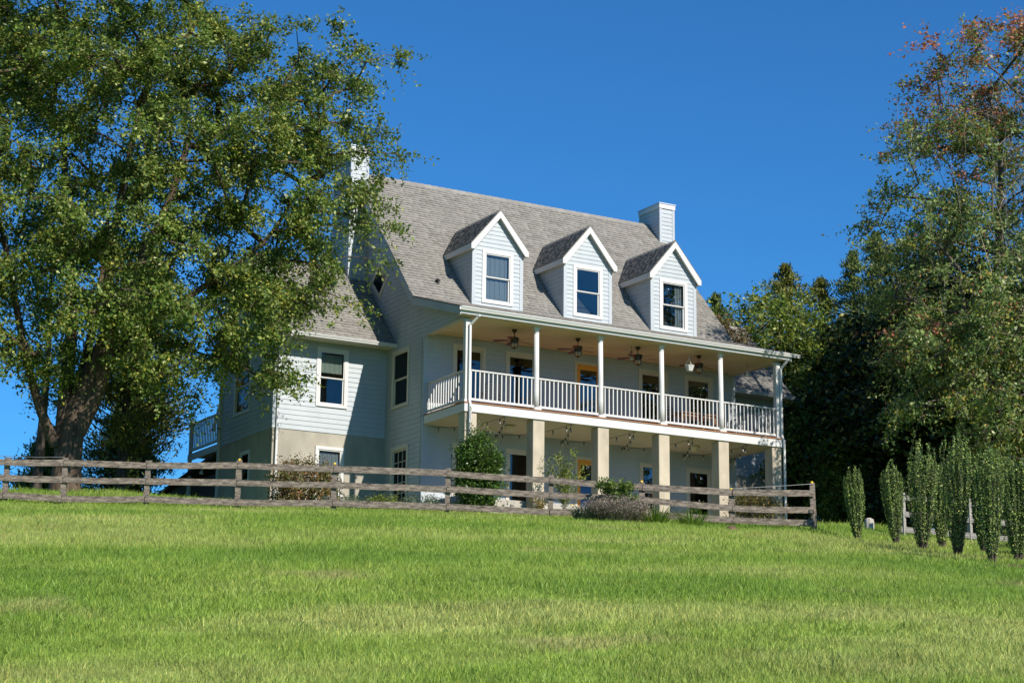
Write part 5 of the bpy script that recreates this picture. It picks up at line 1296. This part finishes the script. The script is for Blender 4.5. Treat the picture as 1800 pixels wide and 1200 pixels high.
tuft('daylily', 'tuft of long green blades right beside the lavender', 'plant', .85, -11.6, .5, .5, 190, 133, BLADES, w=.011, lean=1.2)
tuft('daylily', 'tuft of long green blades farther from the lavender', 'plant', 1.6, -12.1, .5, .46, 170, 134, BLADES, w=.011, lean=1.3)

# bare soil: mole hill and bed at the evergreens
def mound(name, label, x, y, r, h, seed):
    rng = np.random.default_rng(seed); n = 14; V = []; F = []
    for i in range(6):
        rr = r * i / 5
        for j in range(n):
            a = 2 * np.pi * j / n; q = rr * (1 + .25 * math.sin(a * 3 + seed) + rng.normal() * .04); V.append((x + q * math.cos(a), y + q * math.sin(a), 0))
    V = np.array(V); V[:, 2] = terrain(V[:, 0], V[:, 1]); lev = np.repeat(np.arange(6), n); V[:, 2] += h * np.cos(lev / 5 * np.pi / 2) + rng.normal(size=len(V)) * h * .12 - .005
    for i in range(5):
        for j in range(n): F.append((i * n + j, i * n + (j + 1) % n, (i + 1) * n + (j + 1) % n, (i + 1) * n + j))
    o = link(name, np_mesh(name, V, np.array(F), [SOIL], smooth=True)); tag(o, label, 'soil', kind='structure'); return o
mound('mole_hill', 'small heap of brown soil on the lawn before the fence end', 1.75, -13.6, .2, .1, 3)
mound('soil_bed', 'strip of bare brown soil at the foot of the nearest evergreens', -.2, -25.3, .75, .05, 5)

# ================================================================== GRASS
def grass():
    rng = np.random.default_rng(200)
    fw = np.array([CF.x, CF.y]); fw /= np.linalg.norm(fw); rt = np.array([fw[1], -fw[0]]); o = np.array([CAMP.x, CAMP.y])
    X = []; H = []; Wd = []
    for d0, d1, dens, h, w in ((11.5, 17, 1500, .085, .0075), (17, 24, 1050, .09, .0095), (24, 34, 760, .10, .0125), (34, 47, 370, .105, .017), (47, 58, 300, .12, .021)):
        half = lambda d: d * .30 + 1.2
        n = int((d1 - d0) * (half(d0) + half(d1)) * dens); d = rng.uniform(d0, d1, n); l = rng.uniform(-1, 1, n) * half(d1); keep = np.abs(l) < half(d); d = d[keep]; l = l[keep]
        # thinner cover to both sides of the view
        n2 = int(n * .11); d2 = rng.uniform(d0, d1, n2); l2 = rng.uniform(1, 1.75, n2) * half(d1) * rng.choice([-1, 1], n2)
        d = np.concatenate([d, d2]); l = np.concatenate([l, l2])
        p = o + d[:, None] * fw + l[:, None] * rt; X.append(p); H.append(np.full(len(p), h)); Wd.append(np.full(len(p), w))
    X = np.concatenate(X); H = np.concatenate(H); Wd = np.concatenate(Wd)
    # nothing grows inside the house or under the deck
    ok = ~((X[:, 0] > -3.95) & (X[:, 0] < 16.1) & (X[:, 1] > 2.6)) & ~((X[:, 0] > 0) & (X[:, 0] < 12.1) & (X[:, 1] > -2.3))
    X, H, Wd = X[ok], H[ok], Wd[ok]; n = len(X)
    # taller and shorter drifts
    c, s_ = math.cos(-.5), math.sin(-.5); u = X[:, 0] * c - X[:, 1] * s_; v = X[:, 0] * s_ + X[:, 1] * c
    drift = np.sin(u * .9 + 1.3 * np.sin(v * .7)) * np.sin(v * 1.1 + 1.1 * np.sin(u * .5 + 2)) ; f2 = np.sin(u * 3.1 + v * 1.7) * np.sin(v * 3.7 - u * 1.1)
    k = (1 + .30 * drift + .25 * f2) * rng.uniform(.45, 1.25, n); k[rng.uniform(size=n) < .012] *= 1.9
    H = H * np.clip(k, .3, 2.4) * .9
    Z = terrain_fast(X)
    B = np.concatenate([X, Z[:, None] - .01], 1)
    a = rng.uniform(0, 2 * np.pi, n); ln = H * rng.uniform(.15, 1.0, n)
    D = np.stack([np.cos(a), np.sin(a), np.zeros(n)], 1) + np.array([.25, .1, 0])
    b = rng.uniform(0, 2 * np.pi, n); S = np.stack([np.cos(b), np.sin(b), np.zeros(n)], 1) * Wd[:, None] * .5
    mid = B + D * (ln * .35)[:, None] + np.array([0, 0, 1.0]) * (H * .6)[:, None]; tip = B + D * ln[:, None] + np.array([0, 0, 1.0]) * H[:, None]
    near = Wd < .011; far = ~near; nn = int(near.sum()); nf = int(far.sum())
    V1 = np.stack([B - S, B + S, mid + S * .75, tip, mid - S * .75], 1)[near].reshape(-1, 3); V2 = np.stack([B - S, B + S, tip], 1)[far].reshape(-1, 3)
    V = np.concatenate([V1, V2]); i = np.arange(nn)[:, None] * 5
    lp = np.concatenate([(i + [0, 1, 2, 4]).ravel(), (i + [4, 2, 3]).ravel(), nn * 5 + np.arange(nf * 3)]).astype(np.int32)
    st = np.concatenate([np.arange(nn) * 4, nn * 4 + np.arange(nn) * 3, nn * 7 + np.arange(nf) * 3]).astype(np.int32)
    me = bpy.data.meshes.new('grass'); me.vertices.add(len(V)); me.vertices.foreach_set('co', V.astype(np.float32).ravel())
    me.loops.add(len(lp)); me.loops.foreach_set('vertex_index', lp); me.polygons.add(len(st)); me.polygons.foreach_set('loop_start', st)
    me.materials.append(grass_mat()); me.update(calc_edges=True)
    print('grass blades', n)
    return tag(link('grass', me), 'uncut green and straw-flecked grass of the sloping lawn', 'grass', kind='stuff')
def terrain_fast(X):
    """bilinear look-up in the ground sheet, so that blades stand on it"""
    xi = np.clip(np.searchsorted(gx, X[:, 0]) - 1, 0, nx - 2); yi = np.clip(np.searchsorted(gy, X[:, 1]) - 1, 0, ny - 2); G = GZ.reshape(ny, nx)
    u = (X[:, 0] - gx[xi]) / (gx[xi + 1] - gx[xi]); v = (X[:, 1] - gy[yi]) / (gy[yi + 1] - gy[yi])
    return (G[yi, xi] * (1 - u) + G[yi, xi + 1] * u) * (1 - v) + (G[yi + 1, xi] * (1 - u) + G[yi + 1, xi + 1] * u) * v
grass()
tri = 0
for o in bpy.data.objects:
    if o.type == 'MESH': tri += sum(1 for _ in ()) + len(o.data.loops) - 2 * len(o.data.polygons)
print('triangles', tri, 'objects', len(bpy.data.objects))
